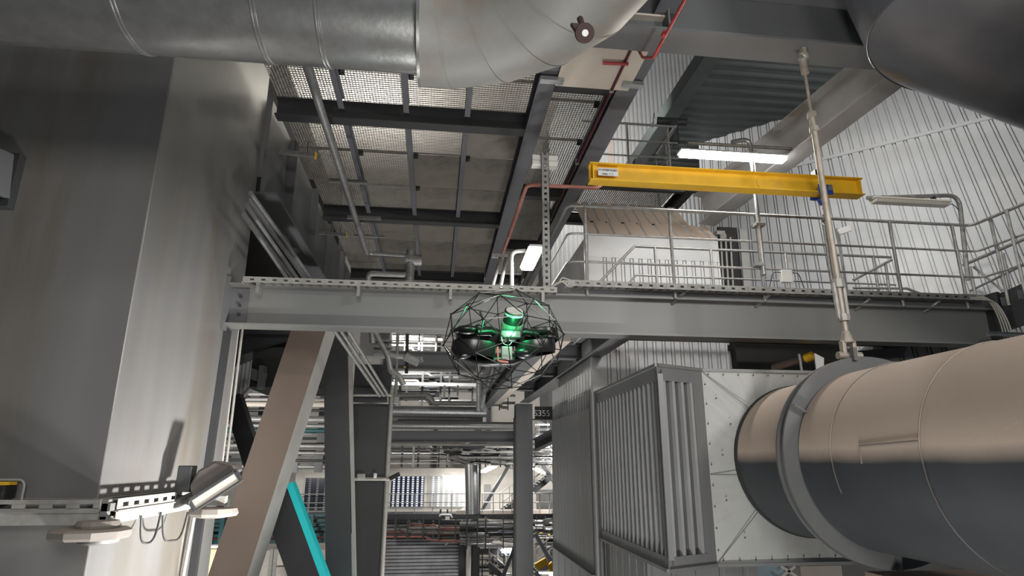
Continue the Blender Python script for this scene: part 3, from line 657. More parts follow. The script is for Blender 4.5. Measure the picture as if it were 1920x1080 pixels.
build('stair_rail', MB().tube([(a.x, y2, 3.53), (a.x-.95, y2, 2.55)], .022, 10).tube([(a.x, y2, 3.02), (a.x-.5, y2, 2.5)], .016, 8), 'galvd', g, True)
a, b_ = P(1672, 487, Y=9.4), P(1600, 525, Y=9.4)
g = thing('stair_handrail', 'dark sloping handrail behind the walkway below the unlit strip lamp', 'handrail', tuple(b_))
build('rail', MB().tube([a, b_], .024, 10), 'galvd', g, True)
build('lower_rail', MB().tube([P(1600, 540, Y=9.4), P(1700, 541, Y=9.4), P(1730, 552, Y=9.4)], .022, 10), 'galvd', g, True)
build('post', MB().tube([P(1660, 492, Y=9.4), P(1668, 550, Y=9.4)], .024, 10), 'galvd', g, True)
g = thing('guard_rail', 'grey railing stub at the right edge rising toward the picture corner', 'railing', tuple(P(1810, 495, Y=8.9)))
a, b_ = P(1806, 497, Y=9.0), P(1975, 425, Y=7.6)
build('top_rail', MB().tube([a, b_], .028, 10), 'galvd', g, True)
build('mid_rail', MB().tube([P(1820, 545, Y=9.0), P(1975, 470, Y=7.6)], .018, 10), 'galvd', g, True)
for px, py, y in ((1818, 500, 8.9), (1880, 475, 8.3)): 
    q = P(px, py, Y=y); build('post', MB().tube([q, (q.x, q.y, 2.2)], .024, 10), 'galvd', g, True)
build('brace', MB().tube([P(1825, 500, Y=8.9), P(1880, 545, Y=8.6)], .02, 8), 'galvd', g, True)
# upper platform railing
y3 = 10.9
a, b_ = P(1165, 231, Y=y3), P(1268, 236, Y=y3)
zb = 5.5
g = railing('small upper railing beside the white casing, above the yellow monorail', [(a.x-.8, y3), (b_.x, y3)], [(P(1178, 290, Y=y3).x, y3), (P(1255, 290, Y=y3).x, y3)], [a.z, P(1165, 262, Y=y3).z, P(1165, 291, Y=y3).z], zb, foot=False)
build('return_rail', MB().tube([b_, b_+V((.1, 1.6, 0))], .022, 8).tube([(b_.x-.1, y3, P(1165, 262, Y=y3).z), (b_.x+.1, y3+1.6, P(1165, 262, Y=y3).z)], .016, 8), 'galvd', g, True)
for k in (1, 2): build('post', MB().tube([(b_.x+.05*k, y3+.75*k, zb), (b_.x+.05*k, y3+.75*k, a.z)], .022, 8), 'galvd', g, True)
build('stair_rail', MB().tube([P(1262, 240, Y=y3), P(1230, 290, Y=y3+.1)], .018, 8), 'galvd', g, True)
single('steel_grating', grating_mb(2.75, 4.75, 11.0, 12.7, 5.43), 'grate', 'grating of the upper platform under the yellow monorail, left of the diagonal brace', 'grating')
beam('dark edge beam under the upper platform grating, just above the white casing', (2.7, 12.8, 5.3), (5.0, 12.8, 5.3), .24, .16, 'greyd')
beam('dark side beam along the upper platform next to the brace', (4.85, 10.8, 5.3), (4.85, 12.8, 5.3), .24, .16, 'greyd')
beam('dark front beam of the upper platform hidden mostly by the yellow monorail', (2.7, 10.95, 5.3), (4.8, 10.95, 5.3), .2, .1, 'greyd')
# handwheel gearbox on the upper platform
hw = P(1225, 226, Y=12.2)
g = thing('handwheel_valve', 'spoked handwheel on a dark gearbox above the upper railing', 'valve', tuple(hw))
ax = V((1, -.25, -.15)).normalized()
build('handwheel', MB().tube([hw+(ax.orthogonal().normalized()*math.cos(t)+ax.cross(ax.orthogonal().normalized())*math.sin(t))*.16 for t in [2*PI*k/24 for k in range(24)]], .014, 6, closed=True), 'galv', g, True)
sp = MB()
for k in range(5):
    t = 2*PI*k/5; sp.tube([hw, hw+(ax.orthogonal().normalized()*math.cos(t)+ax.cross(ax.orthogonal().normalized())*math.sin(t))*.16], .010, 6)
build('spokes', sp, 'galv', g, True)
build('gear_body', MB().tube([hw+ax*.08, hw+ax*.75], .09, 14).tube([hw+ax*.4+V((0, 0, -.05)), hw+ax*.42+V((0, 0, -.55))], .14, 12), 'greyd', g, True)
# ================================================================== cable trays
def tray_mb(p0, p1, w, h, slot=.07, gap=.05, t=.004, wide=V((0, 1, 0))):
    p0, p1 = V(p0), V(p1); d = (p1-p0).normalized(); L = (p1-p0).length; upv = V((0, 0, 1)); mb = MB()
    for s in (0, 1):
        o = p0+wide*w*s
        mb.obox(o+d*L/2+upv*h*.17, d*L/2, wide*t/2, upv*h*.17).obox(o+d*L/2+upv*h*.84, d*L/2, wide*t/2, upv*h*.16)
        x = 0
        while x < L:
            q = min(gap, L-x); mb.obox(o+d*(x+q/2)+upv*h*.5, d*q/2, wide*t/2, upv*h*.19); x += slot+gap
        mb.obox(o+d*L/2+upv*h-wide*.012*(1 if s else -1), d*L/2, wide*.012, upv*t/2)
    x = 0
    while x < L: mb.obox(p0+d*x+wide*w/2+upv*t, d*.02, wide*w/2, upv*t/2); x += .12
    mb.obox(p0+d*L/2+wide*w*.25+upv*t, d*L/2, wide*w*.12, upv*t/2).obox(p0+d*L/2+wide*w*.75+upv*t, d*L/2, wide*w*.12, upv*t/2)
    return mb
ty = 8.02
a, b_ = P(455, 526, Y=ty), P(1045, 551, Y=ty)
g = thing('cable_tray', 'slotted dusty cable tray along the left half of the main crossbeam', 'cable tray', (0, ty, a.z))
zt_ = (a.z+b_.z)/2
build('tray_body', tray_mb((a.x, ty, zt_), (b_.x, ty, zt_), .14, .075, .05, .09), 'tray', g)
cb = MB()
for k in range(3): cb.tube([(a.x+.05, ty+.04+.03*k, zt_+.02), (b_.x-.02, ty+.04+.03*k, zt_+.022)], .011, 6)
build('cables', cb, 'cable', g, True)
for px in (482, 672, 845, 1018):
    x = P(px, 545, Y=ty).x; build('clamp', MB().box(x-.02, x+.02, ty-.004, ty+.14, zt_-.14, zt_+.0), 'galvd', g)
a, b_ = P(1065, 536, Y=ty), P(1845, 563, Y=ty)
z2 = (a.z+b_.z)/2
g = thing('cable_tray', 'long slotted cable tray fixed outside the front walkway railing', 'cable tray', (4, ty, z2))
build('tray_body', tray_mb((a.x, ty, z2), (b_.x, ty, z2), .13, .085, .05, .10), 'galvd', g)
cb = MB()
for k in range(4): cb.tube([(a.x, ty+.03+.025*k, z2+.07), (b_.x, ty+.03+.025*k, z2+.075)], .012, 6)
build('cables', cb, 'cable', g, True)
for px in (1290, 1450, 1640, 1770): 
    x = P(px, 545, Y=ty).x; build('support_arm', MB().bar((x, ty+.1, z2), (x-.12, 8.33, z2-.13), .03, .03), 'galvd', g)
pts = [(b_.x-.3, ty+.05, z2+.08), (b_.x+.05, ty, z2+.06), (b_.x+.16, ty-.02, z2-.25), (b_.x+.22, ty, z2-.75), (b_.x+.7, ty, z2-.85)]
for k in range(4): 
    g = single('cable', MB().tube(fillet([V(p)+V((.028*k, -.02*k, -.03*k+.02)) for p in pts], .14), .011, 6), 'cable', 'one of the pale cables dropping in a bundle off the right end of the tray', 'cable', 'cables dropping off the tray end', smooth=True)
a = P(1055, 520, Y=ty)
for k in range(4):
    single('cable', MB().tube(fillet([(a.x+.25, ty+.04, z2+.05), (a.x-.02+.03*k, ty+.0, z2+.12-.05*k), (a.x-.06+.02*k, ty-.02, zt_+.12+.02*k), (a.x-.3, ty+.06, zt_+.03)], .08), .009, 6), 'cable', 'one of the looping pale cables joining the two cable trays', 'cable', 'cables between the trays', smooth=True)
# junction box with cable loops by the lamp pole
q = P(1473, 519, Y=8.05)
g = thing('junction_box', 'small pale junction box on the tray with two cable loops, right of the lamp pole', 'junction box', tuple(q))
build('box_body', MB().box(q.x-.08, q.x+.08, 8.0, 8.08, q.z-.09, q.z+.09), 'white', g, bevel=.006)
for s in (-1, 1): build('cable_loop', MB().tube(fillet([(q.x+s*.08, 8.04, q.z+.06), (q.x+s*.2, 8.04, q.z+.06), (q.x+s*.27, 8.05, z2+.07)], .1), .007, 6), 'cableb', g, True)
# perforated channel post with the white junction box
a, b_ = P(1022, 290, Y=8.1), P(1022, 535, Y=8.1)
g = thing('strut_post', 'slim perforated channel standing on the main crossbeam left of the walkway', 'post', tuple(b_))
xx = a.x
mb = MB()
z = b_.z-.05
while z < a.z:
    mb.box(xx-.055, xx+.055, 8.1, 8.104, z, z+.05).box(xx-.055, xx-.02, 8.1, 8.104, z+.05, z+.09).box(xx+.02, xx+.055, 8.1, 8.104, z+.05, z+.09); z += .09
mb.box(xx-.055, xx-.051, 8.1, 8.14, b_.z-.05, a.z).box(xx+.051, xx+.055, 8.1, 8.14, b_.z-.05, a.z)
build('channel', mb, 'galvd', g)
q = P(1021, 302, Y=8.2)
g = thing('junction_box', 'white junction box at the top of the perforated channel post', 'junction box', tuple(q))
build('box_body', MB().box(q.x-.19, q.x+.19, 8.15, 8.3, q.z-.085, q.z+.075), 'white', g, bevel=.01)
build('lid_line', MB().box(q.x-.193, q.x+.193, 8.148, 8.2, q.z-.02, q.z-.014), 'galvd', g)
lug = MB()
for k in range(6): lug.box(q.x-.17+.06*k, q.x-.14+.06*k, 8.16, 8.2, q.z+.075, q.z+.10)
build('gland_row', lug, 'galvd', g)
# ================================================================== strip lamps
def strip_lamp(label, p0, p1, lit, power=0, hang=.05, w=.1):
    p0, p1 = V(p0), V(p1); g = thing('strip_lamp', label, 'lamp', tuple((p0+p1)/2))
    d, r, u = MB().frame(p0, p1); L = (p1-p0).length
    prof = [(-w*.62, .0), (-w*.5, .035), (w*.5, .035), (w*.62, 0)]
    build('housing', MB().prism(prof, p0, r, u, d*L), 'white' if lit else 'lampoff', g, bevel=.005)
    prof = [(-w*.6, -.002), (w*.6, -.002), (w*.45, -.055), (-w*.45, -.055)]
    build('diffuser', MB().prism(prof, p0+d*.02, r, u, d*(L-.04)), ('lamphot' if power and power > 55 else 'lampon') if lit else 'lampoff', g, bevel=.008)
    if lit and power:
        l = bpy.data.lights.new('strip_lamp_light', 'AREA'); l.shape = 'RECTANGLE'; l.size = L; l.size_y = w; l.energy = power; l.color = (1, .97, .92)
        o = bpy.data.objects.new('strip_lamp_light', l); C.objects.link(o); o.parent = g
        o.matrix_local = Matrix.Translation(-u*.07) @ Matrix((d, r if False else d.cross(-u)*-1, u)).transposed().to_4x4()
    return g, d, u
a, b_ = P(1274, 291, Y=8.15), P(1472, 292, Y=8.15)
zl = (a.z+b_.z)/2
strip_lamp('lit strip lamp on a bent pole above the yellow monorail', (a.x, 8.15, zl), (b_.x, 8.15, zl), True, 60, w=.16)
g = thing('lamp_pole', 'bent galvanised pole clamped to the front railing, holding the lit strip lamp', 'lamp pole', tuple(P(1432, 515, Y=8.12)))
q0, q1 = P(1432, 515, Y=8.12), P(1404, 262, Y=8.12)
build('pole_tube', MB().tube(fillet([q0, (q1.x+.02, 8.12, q1.z+.02), (q1.x-.28, 8.12, q1.z-.06)], .16), .034, 14), 'galv', g, True)
build('cross_bar', MB().tube([P(1290, 268, Y=8.16), P(1484, 279, Y=8.16)], .026, 10), 'galvd', g, True)
for py in (422, 497): q = P(1423, py, Y=8.15); build('pole_clamp', MB().box(q.x-.08, q.x+.07, 8.08, 8.24, q.z-.03, q.z+.02), 'galvd', g, bevel=.008)
a, b_ = P(1636, 380, Y=8.4), P(1776, 376, Y=8.4)
zl = (a.z+b_.z)/2
strip_lamp('unlit dusty strip lamp in front of the sloping ribbed wall', (a.x, 8.4, zl), (b_.x, 8.4, zl), False, w=.14)
g = thing('lamp_pole', 'bent grey pole holding the unlit strip lamp by the sloping wall', 'lamp pole', tuple(P(1815, 520, Y=8.42)))
q1 = P(1800, 366, Y=8.42); q0 = P(1815, 525, Y=8.42)
build('pole_tube', MB().tube(fillet([P(1626, 371, Y=8.42), (q1.x-.02, 8.42, q1.z), q0], .22), .034, 12), 'galvd', g, True)
for px in (1655, 1750): q = P(px, 372, Y=8.42); build('lamp_clip', MB().box(q.x-.02, q.x+.02, 8.39, 8.46, q.z-.05, q.z+.04), 'greyd', g)
build('feed_cable', MB().tube(fillet([(b_.x, 8.4, zl), (b_.x+.12, 8.42, zl+.0), (b_.x+.2, 8.42, zl-.1)], .05), .007, 6), 'cableb', g, True)
# lit lamp seen through beside the perforated post
za = 3.15
a, b_ = P(985, 503, Z=za), P(1007, 464, Z=za+.0)
b_ = V((a.x, a.y-1.2, za)); a = P(988, 502, Z=za); b_ = P(1006, 462, Z=za)
strip_lamp('lit strip lamp under the narrow gratings left of the perforated post', a, b_, True, 40, w=.20)
g = thing('lamp_pole', 'white bent pole behind the left cable tray, below the narrow gratings', 'lamp pole', tuple(P(960, 530, Y=9.2)))
build('pole_tube', MB().tube(fillet([P(960, 545, Y=9.2), P(959, 472, Y=9.2), P(985, 470, Y=9.2)], .12), .03, 12), 'white', g, True)
# small grey lamp head / sensor on post in front of sloping wall
q = P(1583, 432, Y=9.0)
g = thing('socket_box', 'small pale slotted box on a thin channel in front of the sloping wall', 'box', tuple(q))
build('box_body', MB().obox(q, (.11, 0, .04), (0, .03, 0), (-.02, 0, .045)), 'white', g, bevel=.006)
build('channel', MB().box(q.x-.13, q.x-.09, 9.0, 9.03, 2.3, q.z+.03), 'galvd', g)
q = P(1601, 500, Y=8.6)
# second perforated channel beside the hanger rod
a = P(1550, 400, Y=8.28)
g = single('strut_post', MB().channel((a.x, 8.3, 2.2), (a.x, 8.3, a.z), .05, .05, .004, 1, (0, 1, 0)), 'galvd', 'slim perforated channel rising beside the hanger rod on the walkway', 'post')
# ================================================================== red pipes
g = thing('sprinkler_pipe', 'thin bright red pipe coming from the top edge with a loop under the top beam', 'pipe', tuple(P(1240, 85, Y=5.4)))
build('pipe_run', MB().tube(fillet([P(1292, -15, Y=4.6), P(1240, 80, Y=5.6), P(1226, 108, Y=5.75), P(1205, 108, Y=6.2), P(1198, 95, Y=6.4)], .06), .018, 10), 'red', g, True)
build('coupling', MB().tube([P(1248, 60, Y=5.4), P(1243, 68, Y=5.45)], .03, 10), 'red', g, True)
bx = 2.28
g = thing('sprinkler_pipe', 'long red pipe coloured as shaded, running back along the side of the long grey beam', 'pipe', (bx, 8, 5.1))
p_a = P(1188, 95, Y=6.0)
build('pipe_run', MB().tube([(bx, 6.0, 5.03), (bx, 17.4, 5.03)], .022, 10), 'red_shaded', g, True)
build('branch', MB().tube([P(1130, 118, Z=4.98), P(1178, 120, Z=4.98)], .022, 10), 'red', g, True)
for y in (7.4, 9.6, 12.2): build('clip', MB().box(bx-.03, bx+.03, y, y+.04, 5.0, 5.1), 'galvd', g)
g = thing('copper_pipe', 'dusty pinkish red pipe crossing behind the perforated post and running back', 'pipe', (1.3, 8.5, 3.8))
a = P(1128, 345, Y=8.5); b_ = P(1118, 351, Y=8.45); c_ = P(988, 346, Y=8.45)
zc_ = c_.z
build('pipe_run', MB().tube(fillet([a+V((.06, .1, .06)), (b_.x, 8.45, zc_), (c_.x, 8.45, zc_), (1.14, 14.5, zc_-.15)], .12), .030, 12), 'redd', g, True)
g = thing('pipe_pair', 'pair of galvanised pipes on a bracket dropping behind the left cable tray', 'pipe', (1.0, 10.5, 3.2))
for k in range(2): build('pipe_run', MB().tube([P(940+10*k, 478, Y=10.6), P(921+16*k, 545, Y=9.0)], .03, 10), 'galvd', g, True)
q = P(936, 482, Y=10.4); build('bracket', MB().box(q.x-.14, q.x+.14, 10.3, 10.4, q.z-.03, q.z+.03), 'galvd', g)
# pipes/ladder under the plate girder
for i, (a_, c2_) in enumerate((((470, 362), (582, 520)), ((462, 385), (556, 520)), ((457, 402), (537, 520)))):
    a = P(*a_, X=-2.48+.03*i); b_ = P(*c2_, X=-2.48+.03*i)
    lab = ('right hand one of three bright pipes under the plate girder, with a bent top', 'middle one of three bright pipes under the plate girder', 'left hand one of three bright pipes under the plate girder')[i]
    single('conduit_pipe', MB().tube([a, b_+(b_-a)*.15], .032, 10), 'galv', lab, 'pipe', smooth=True)
single('cable_ladder', MB().bar(P(466, 372, X=-2.52), P(572, 520, X=-2.52), .02, .12).bar(P(460, 395, X=-2.50), P(548, 520, X=-2.50), .02, .08), 'galv', 'bright perforated cable ladder rising between the three pipes left', 'cable ladder')
# ================================================================== column cable tray with lamps (bottom left)
ztr = P(100, 965, Y=5.6).z
g = thing('cable_tray', 'dusty slotted cable tray wrapped round the box column at the bottom left', 'cable tray', (-3.5, 5.6, ztr))
def wide_tray(p0, p1, w, wide):
    mb = tray_mb(p0+V((0, 0, .09)), p1+V((0, 0, .09)), w, .10, .10, .10, wide=wide)
    d = (V(p1)-V(p0)).normalized(); L = (V(p1)-V(p0)).length
    mb.obox(V(p0)+d*L/2+V((0, 0, .05)), d*L/2, wide*.003, V((0, 0, .05))).obox(V(p0)+d*L/2+V((0, 0, .002))+wide*w/2, d*L/2, wide*w/2, V((0, 0, .002)))
    mb.obox(V(p0)+d*L/2+V((0, 0, .094))-wide*.008, d*L/2, wide*.010, V((0, 0, .005)))
    return mb
za_ = P(100, 985, Y=5.62).z
xc_ = P(182, 985, Y=5.62).x
build('front_tray', wide_tray(V((-5.5, 5.62, za_)), V((xc_, 5.62, za_)), .2, V((0, 1, 0))), 'tray', g)
xs_ = -2.58
a = P(195, 985, X=xs_); 
build('side_tray', wide_tray(V((xs_, 5.75, za_)), V((xs_, 8.0, za_)), .18, V((-1, 0, 0))), 'tray', g)
build('corner_piece', MB().box(xc_, xs_, 5.64, 5.72, za_+.02, za_+.06).box(xc_, xs_, 5.64, 5.72, za_+.10, za_+.16).box(-2.66, -2.60, 5.64, 5.7, za_, za_+.19), 'galvd', g)
q = P(170, 1003, Y=5.5)
g = thing('dish_lamp', 'flat dust covered dish lamp hanging under the tray corner of the box column', 'lamp', tuple(q))
qc = V((q.x-.03, 5.55, q.z))
build('dish', MB().lathe(qc, (0, 0, 1), [(.10, -.035), (.27, -.03), (.29, -.01), (.29, .03), (.26, .045), (.10, .05)], 10), 'dusty', g)
build('mount', MB().lathe(qc+V((.05, 0, .05)), (0, 0, 1), [(.15, 0), (.16, .02), (.14, .05)], 14), 'dusty', g)
build('lens', MB().lathe(qc+V((.07, 0, -.03)), (0, 0, -1), [(.15, 0), (.14, .03), (.05, .05)], 18), 'galvd', g, True)
q = P(400, 962, Y=7.6)
g = thing('dish_lamp', 'flat grey dish lamp under the end of the column tray beside the brown brace', 'lamp', tuple(q))
build('dish', MB().lathe(q, (0, 0, 1), [(.12, -.05), (.24, -.03), (.26, .0), (.24, .05), (.1, .06)], 10), 'dusty', g)
build('tray_end', MB().box(q.x-.2, q.x+.12, q.y-.05, q.y+.05, q.z+.08, q.z+.18), 'tray', g)
# floodlight
fb = P(372, 925, Y=7.0)
g = thing('floodlight', 'dark floodlight clamped to the column tray, tilted up to the right', 'floodlight', tuple(fb))
s0, s1 = P(362, 940, Y=6.9), P(440, 890, Y=6.9)
dd = (s1-s0).normalized(); nn = V((-dd.z, 0, dd.x)); yy = V((0, 1, 0)); mid = (s0+s1)/2
tl_ = (nn+yy*.75).normalized()
build('housing', MB().prism([(-.24, .0), (-.20, .13), (-.06, .22), (.12, .21), (.24, .07), (.26, 0)], mid+nn*.03+yy*.03, dd, nn, yy*.24), 'housing', g, bevel=.025)
build('frame', MB().obox(mid+nn*.03, dd*.26, yy*.012, nn*.02).obox(mid-nn*.09, dd*.24, yy*.012, nn*.012).obox(mid-dd*.25-nn*.03, dd*.02, yy*.012, nn*.07).obox(mid+dd*.25-nn*.03, dd*.02, yy*.012, nn*.07), 'greyd', g, bevel=.008)
build('glass', MB().obox(mid-nn*.03+yy*.005, dd*.24, yy*.005, nn*.055), 'lampoff', g)
build('yoke', MB().tube([s0-dd*.02, fb+V((-.15, 0, -.05)), fb+V((-.3, 0, -.02))], .035, 8).obox(fb+V((-.12, .0, -.06)), (.1, 0, .05), (0, .07, 0), (-.02, 0, .035)), 'blackm', g, bevel=.01)
q = P(345, 915, Y=7.0)
build('driver_box', MB().box(q.x-.07, q.x+.07, 6.95, 7.1, q.z-.04, q.z+.22), 'greyd', g, bevel=.01)
for k in range(2):
    a = P((265, 305)[k], 967, X=xs_+.02); b_ = P((302, 352)[k], 960, X=xs_+.02)
    single('cable', MB().tube(fillet([a, a.lerp(b_, .15)+V((0, 0, -.24)), a.lerp(b_, .85)+V((0, 0, -.26)), b_], .16), .010, 6), 'cableb', ('left black cable loop drooping under the column side tray', 'right black cable loop drooping under the floodlight')[k], 'cable', smooth=True)
g = thing('cable_riser', 'vertical perforated channel with cables below the crossbeam end, left of the brace', 'cable tray', tuple(P(410, 900, Y=8.9)))
for k, (t_, b2) in enumerate((((438, 612), (404, 905)), ((447, 612), (412, 905)), ((455, 612), (420, 905)))):
    a, b_ = P(*t_, Y=9.0), P(*b2, Y=9.0)
    if k == 0: build('perforated_channel', tray_mb(a, b_, .05, .05, .05, .05, wide=V((0, 1, 0))) if 0 else MB().channel(a, b_, .09, .05, .004, 1, (0, 1, 0)), 'tray', g)
    else: build('cable_run', MB().tube([a, b_], .018, 8), ('cable', 'tray')[k-1], g, True)
sl = MB(); a, b_ = P(436, 625, Y=8.93), P(403, 900, Y=8.93)
for k in range(24): q = a.lerp(b_, k/23); sl.box(q.x-.004, q.x+.018, 8.925, 8.94, q.z-.02, q.z+.02)
build('slots', sl, 'blackm', g)
a, b_ = P(352, 940, Y=7.9), P(322, 1100, Y=7.9)
g = thing('cable_riser', 'vertical perforated channel with cables below the floodlight', 'cable tray', tuple(b_))
build('perforated_channel', MB().channel(a, b_, .09, .05, .004, 1, (0, 1, 0)), 'tray', g)
build('cable_run', MB().tube([a+V((.1, 0, 0)), b_+V((.1, 0, 0))], .018, 8), 'cable', g, True)
# ================================================================== the drone
DRY = 2.5
dc = P(945, 637, Y=DRY); U = 1/466.4*1.0
pxm = (P(946, 637, Y=DRY)-dc).length         # metres per pixel at the drone
g = thing('inspection_drone', 'black caged inspection drone hovering in mid air with a glowing green light', 'drone', tuple(dc))
cr_, cu_ = right.copy(), V((0, 0, 1))
dx = V((1, 0, 0)); dyv = V((0, 1, 0)); dzv = V((0, 0, 1))
def D(px, py, off=0.0):   # point near the drone, off metres nearer (-) or further (+)
    return P(px, py, Y=DRY+off)
# geodesic cage
phi = (1+5**.5)/2
iv = [V(p).normalized() for p in ((-1, phi, 0), (1, phi, 0), (-1, -phi, 0), (1, -phi, 0), (0, -1, phi), (0, 1, phi), (0, -1, -phi), (0, 1, -phi), (phi, 0, -1), (phi, 0, 1), (-phi, 0, -1), (-phi, 0, 1))]
ifc = [(0, 11, 5), (0, 5, 1), (0, 1, 7), (0, 7, 10), (0, 10, 11), (1, 5, 9), (5, 11, 4), (11, 10, 2), (10, 7, 6), (7, 1, 8), (3, 9, 4), (3, 4, 2), (3, 2, 6), (3, 6, 8), (3, 8, 9), (4, 9, 5), (2, 4, 11), (6, 2, 10), (8, 6, 7), (9, 8, 1)]
edges = set(); verts = list(iv); mids_ = {}
def mid_(i, j):
    k = (min(i, j), max(i, j))
    if k not in mids_: verts.append(((verts[i]+verts[j])/2).normalized()); mids_[k] = len(verts)-1
    return mids_[k]
for a, b, c in ifc:
    x, y, z = mid_(a, b), mid_(b, c), mid_(c, a)
    for e in ((a, x), (x, b), (b, y), (y, c), (c, z), (z, a), (x, y), (y, z), (z, x)): edges.add((min(e), max(e)))
rot = Matrix.Rotation(.35, 3, 'X') @ Matrix.Rotation(.5, 3, 'Z') @ Matrix.Rotation(.2, 3, 'Y')
RX_, RZ_ = 113*pxm, 94*pxm
cv_ = []
for p in verts:
    q = rot @ p; cv_.append(dc+V((q.x*RX_, q.y*RX_, q.z*RZ_)))
cage = thing('cage', '', ''); 
for k in list(cage.keys()): del cage[k]
cage.parent = g
rods = MB(); hot = MB()
for i, j in sorted(edges):
    deg = 1
    rods.tube([cv_[i], cv_[j]], .0019, 6)
build('cage_rods', rods, 'carbon', cage, True)
nd = MB()
for p in cv_: nd.sphere(p, .0055, 6, 5)
build('cage_nodes', nd, 'blackm', cage, True)
# rotor ducts: four shrouds, front two low and near, rear two higher
def shroud(c, r, h, tilt, nm='rotor_duct'):
    c = V(c); ax = V((tilt[0], tilt[1], 1)).normalized()
    e = build(nm, MB().tube([c-ax*h*.5, c-ax*h*.25, c+ax*h*.2, c+ax*h*.45, c+ax*h*.5, c+ax*h*.44, c+ax*h*.1, c-ax*h*.5], [r*.93, r*.98, r, r*.97, r*.90, r*.84, r*.84, r*.90], 40, caps=False), 'black', g, True)
    mb = MB()
    for k in range(3):
        t = 2*PI*k/3+.4; mb.bar(c, c+V((math.cos(t)*r*.9, math.sin(t)*r*.9, -ax.x*math.cos(t)*r-ax.y*math.sin(t)*r)), .006, .005)
    build('duct_spider', mb, 'black', e); build('motor', MB().tube([c-ax*h*.35, c-ax*h*.05, c+ax*h*.3], [r*.18, r*.28, r*.2], 16), 'black', e, True)
    mb = MB()
    for k in range(3):
        t = 2*PI*k/3+1.1; u = V((math.cos(t), math.sin(t), 0)); w = V((-u.y, u.x, .25)); w.normalize()
        mb.hexa([c+ax*h*.12+u*r*.1-w*.006, c+ax*h*.12+u*r*.8-w*.009, c+ax*h*.12+u*r*.8+w*.009, c+ax*h*.12+u*r*.1+w*.006]*1+[c+ax*h*.135+u*r*.1-w*.006, c+ax*h*.135+u*r*.8-w*.009, c+ax*h*.135+u*r*.8+w*.009, c+ax*h*.135+u*r*.1+w*.006])
    build('propeller', mb, 'black', e)
shroud(D(888, 655, -.07), .088, .062, (.05, -.05))
shroud(D(1004, 652, -.05), .082, .055, (-.12, -.05))
shroud(D(890, 634, .09), .080, .05, (.05, .02))
shroud(D(1012, 630, .09), .080, .05, (-.08, .02))
# body shell and arms
bc = D(950, 640, .01)
build('body_shell', MB().sphere(bc+V((0, 0, .002)), .062, 20, 12, (1.0, 1.2, .62)), 'black', g, True)
def arm(p, q, a, b):
    build('arm', MB().tube([p, p.lerp(q, .4)+V((0, 0, .012)), q], [a, (a+b)/2, b], 14), 'black', g, True)
arm(D(935, 628, 0), D(893, 622, -.04), .022, .016); arm(D(968, 628, 0), D(1012, 626, -.03), .020, .014)
arm(D(935, 640, -.02), D(905, 660, -.07), .028, .018); arm(D(968, 640, -.02), D(992, 660, -.05), .026, .016)
build('arm_fairing', MB().sphere(D(876, 618, -.03), .034, 14, 10, (1.35, 1, .55)).sphere(D(897, 614, -.03), .017, 12, 8, (1, 1, .8)).sphere(D(858, 619, -.02), .02, 12, 8, (1.2, 1, .5)), 'black', g, True)
build('arm_fairing', MB().sphere(D(1018, 624, -.02), .032, 14, 10, (1.3, 1, .4)), 'black', g, True)
build('duct_lip', MB().tube([D(1030, 629, -.02)+V((.034*math.cos(t), .03*math.sin(t), .010*math.sin(t))) for t in [2*PI*k/20 for k in range(20)]], .004, 8, closed=True), 'black', g, True)
build('side_pod', MB().sphere(D(868, 655, -.09), .05, 16, 10, (.95, .8, .75)), 'black', g, True)
build('side_pod', MB().sphere(D(985, 662, -.08), .045, 16, 10, (1.0, .8, .5)), 'black', g, True)
build('belly_shell', MB().tube([D(872, 672, -.06), D(905, 677, -.05), D(960, 676, -.03), D(995, 667, -.04)], [.008, .020, .024, .010], 14), 'black', g, True)
# lidar
l0, l1 = D(960, 628, -.02), D(965, 583, -.05)
la = (l1-l0).normalized(); la = V((.10, -.80, 1)).normalized()
top = D(965, 583, -.075); rl = .0405
def lp(k): return top-la*k
li = build('lidar', MB().tube([lp(0), lp(.006)], rl, 40), 'blackm', g, True)
build('lidar_cap', MB().tube([lp(-.0015), lp(.001)], rl*.86, 40), 'lidar', li, True, label='pale round cap face')
build('lidar_rim', MB().tube([lp(.006), lp(.013)], rl*1.01, 40), 'white', li, True)
build('lidar_window', MB().tube([lp(.013), lp(.050)], rl*.99, 40), 'black', li, True)
fins = MB()
for k in range(26):
    t = 2*PI*k/26; u = la.orthogonal().normalized(); w = la.cross(u); q = u*math.cos(t)+w*math.sin(t)
    fins.obox(lp(.066)+q*rl*.97, q*.006, la.cross(q)*.0022, la*.014)
build('heat_sink', fins.tube([lp(.048), lp(.10)], rl*.92, 32), 'galvd', li, True)
# led bar
ld = D(958, 626, -.115)
build('led_housing', MB().obox(ld+V((0, .03, 0)), (.045, 0, 0), (0, .027, 0), (0, 0, .020)), 'black', g, bevel=.008)
build('led_bar', MB().obox(ld, (.0175, 0, 0), (0, .003, 0), (0, 0, .0062)), 'led', g, bevel=.004, label='glowing green light bar')
l = bpy.data.lights.new('led_light', 'POINT'); l.energy = 1.5; l.color = (.05, 1, .30); l.shadow_soft_size = .02
o = bpy.data.objects.new('led_light', l); C.objects.link(o); o.parent = g; o.location = ld-dc+V((0, -.03, .02))
# antennas
for p, q in (((900, 584), (911, 613)), ((990, 592), (979, 615))):
    build('antenna', MB().tube([D(*q, -.02), D(*p, -.02)], .0045, 8), 'blackm', g, True)
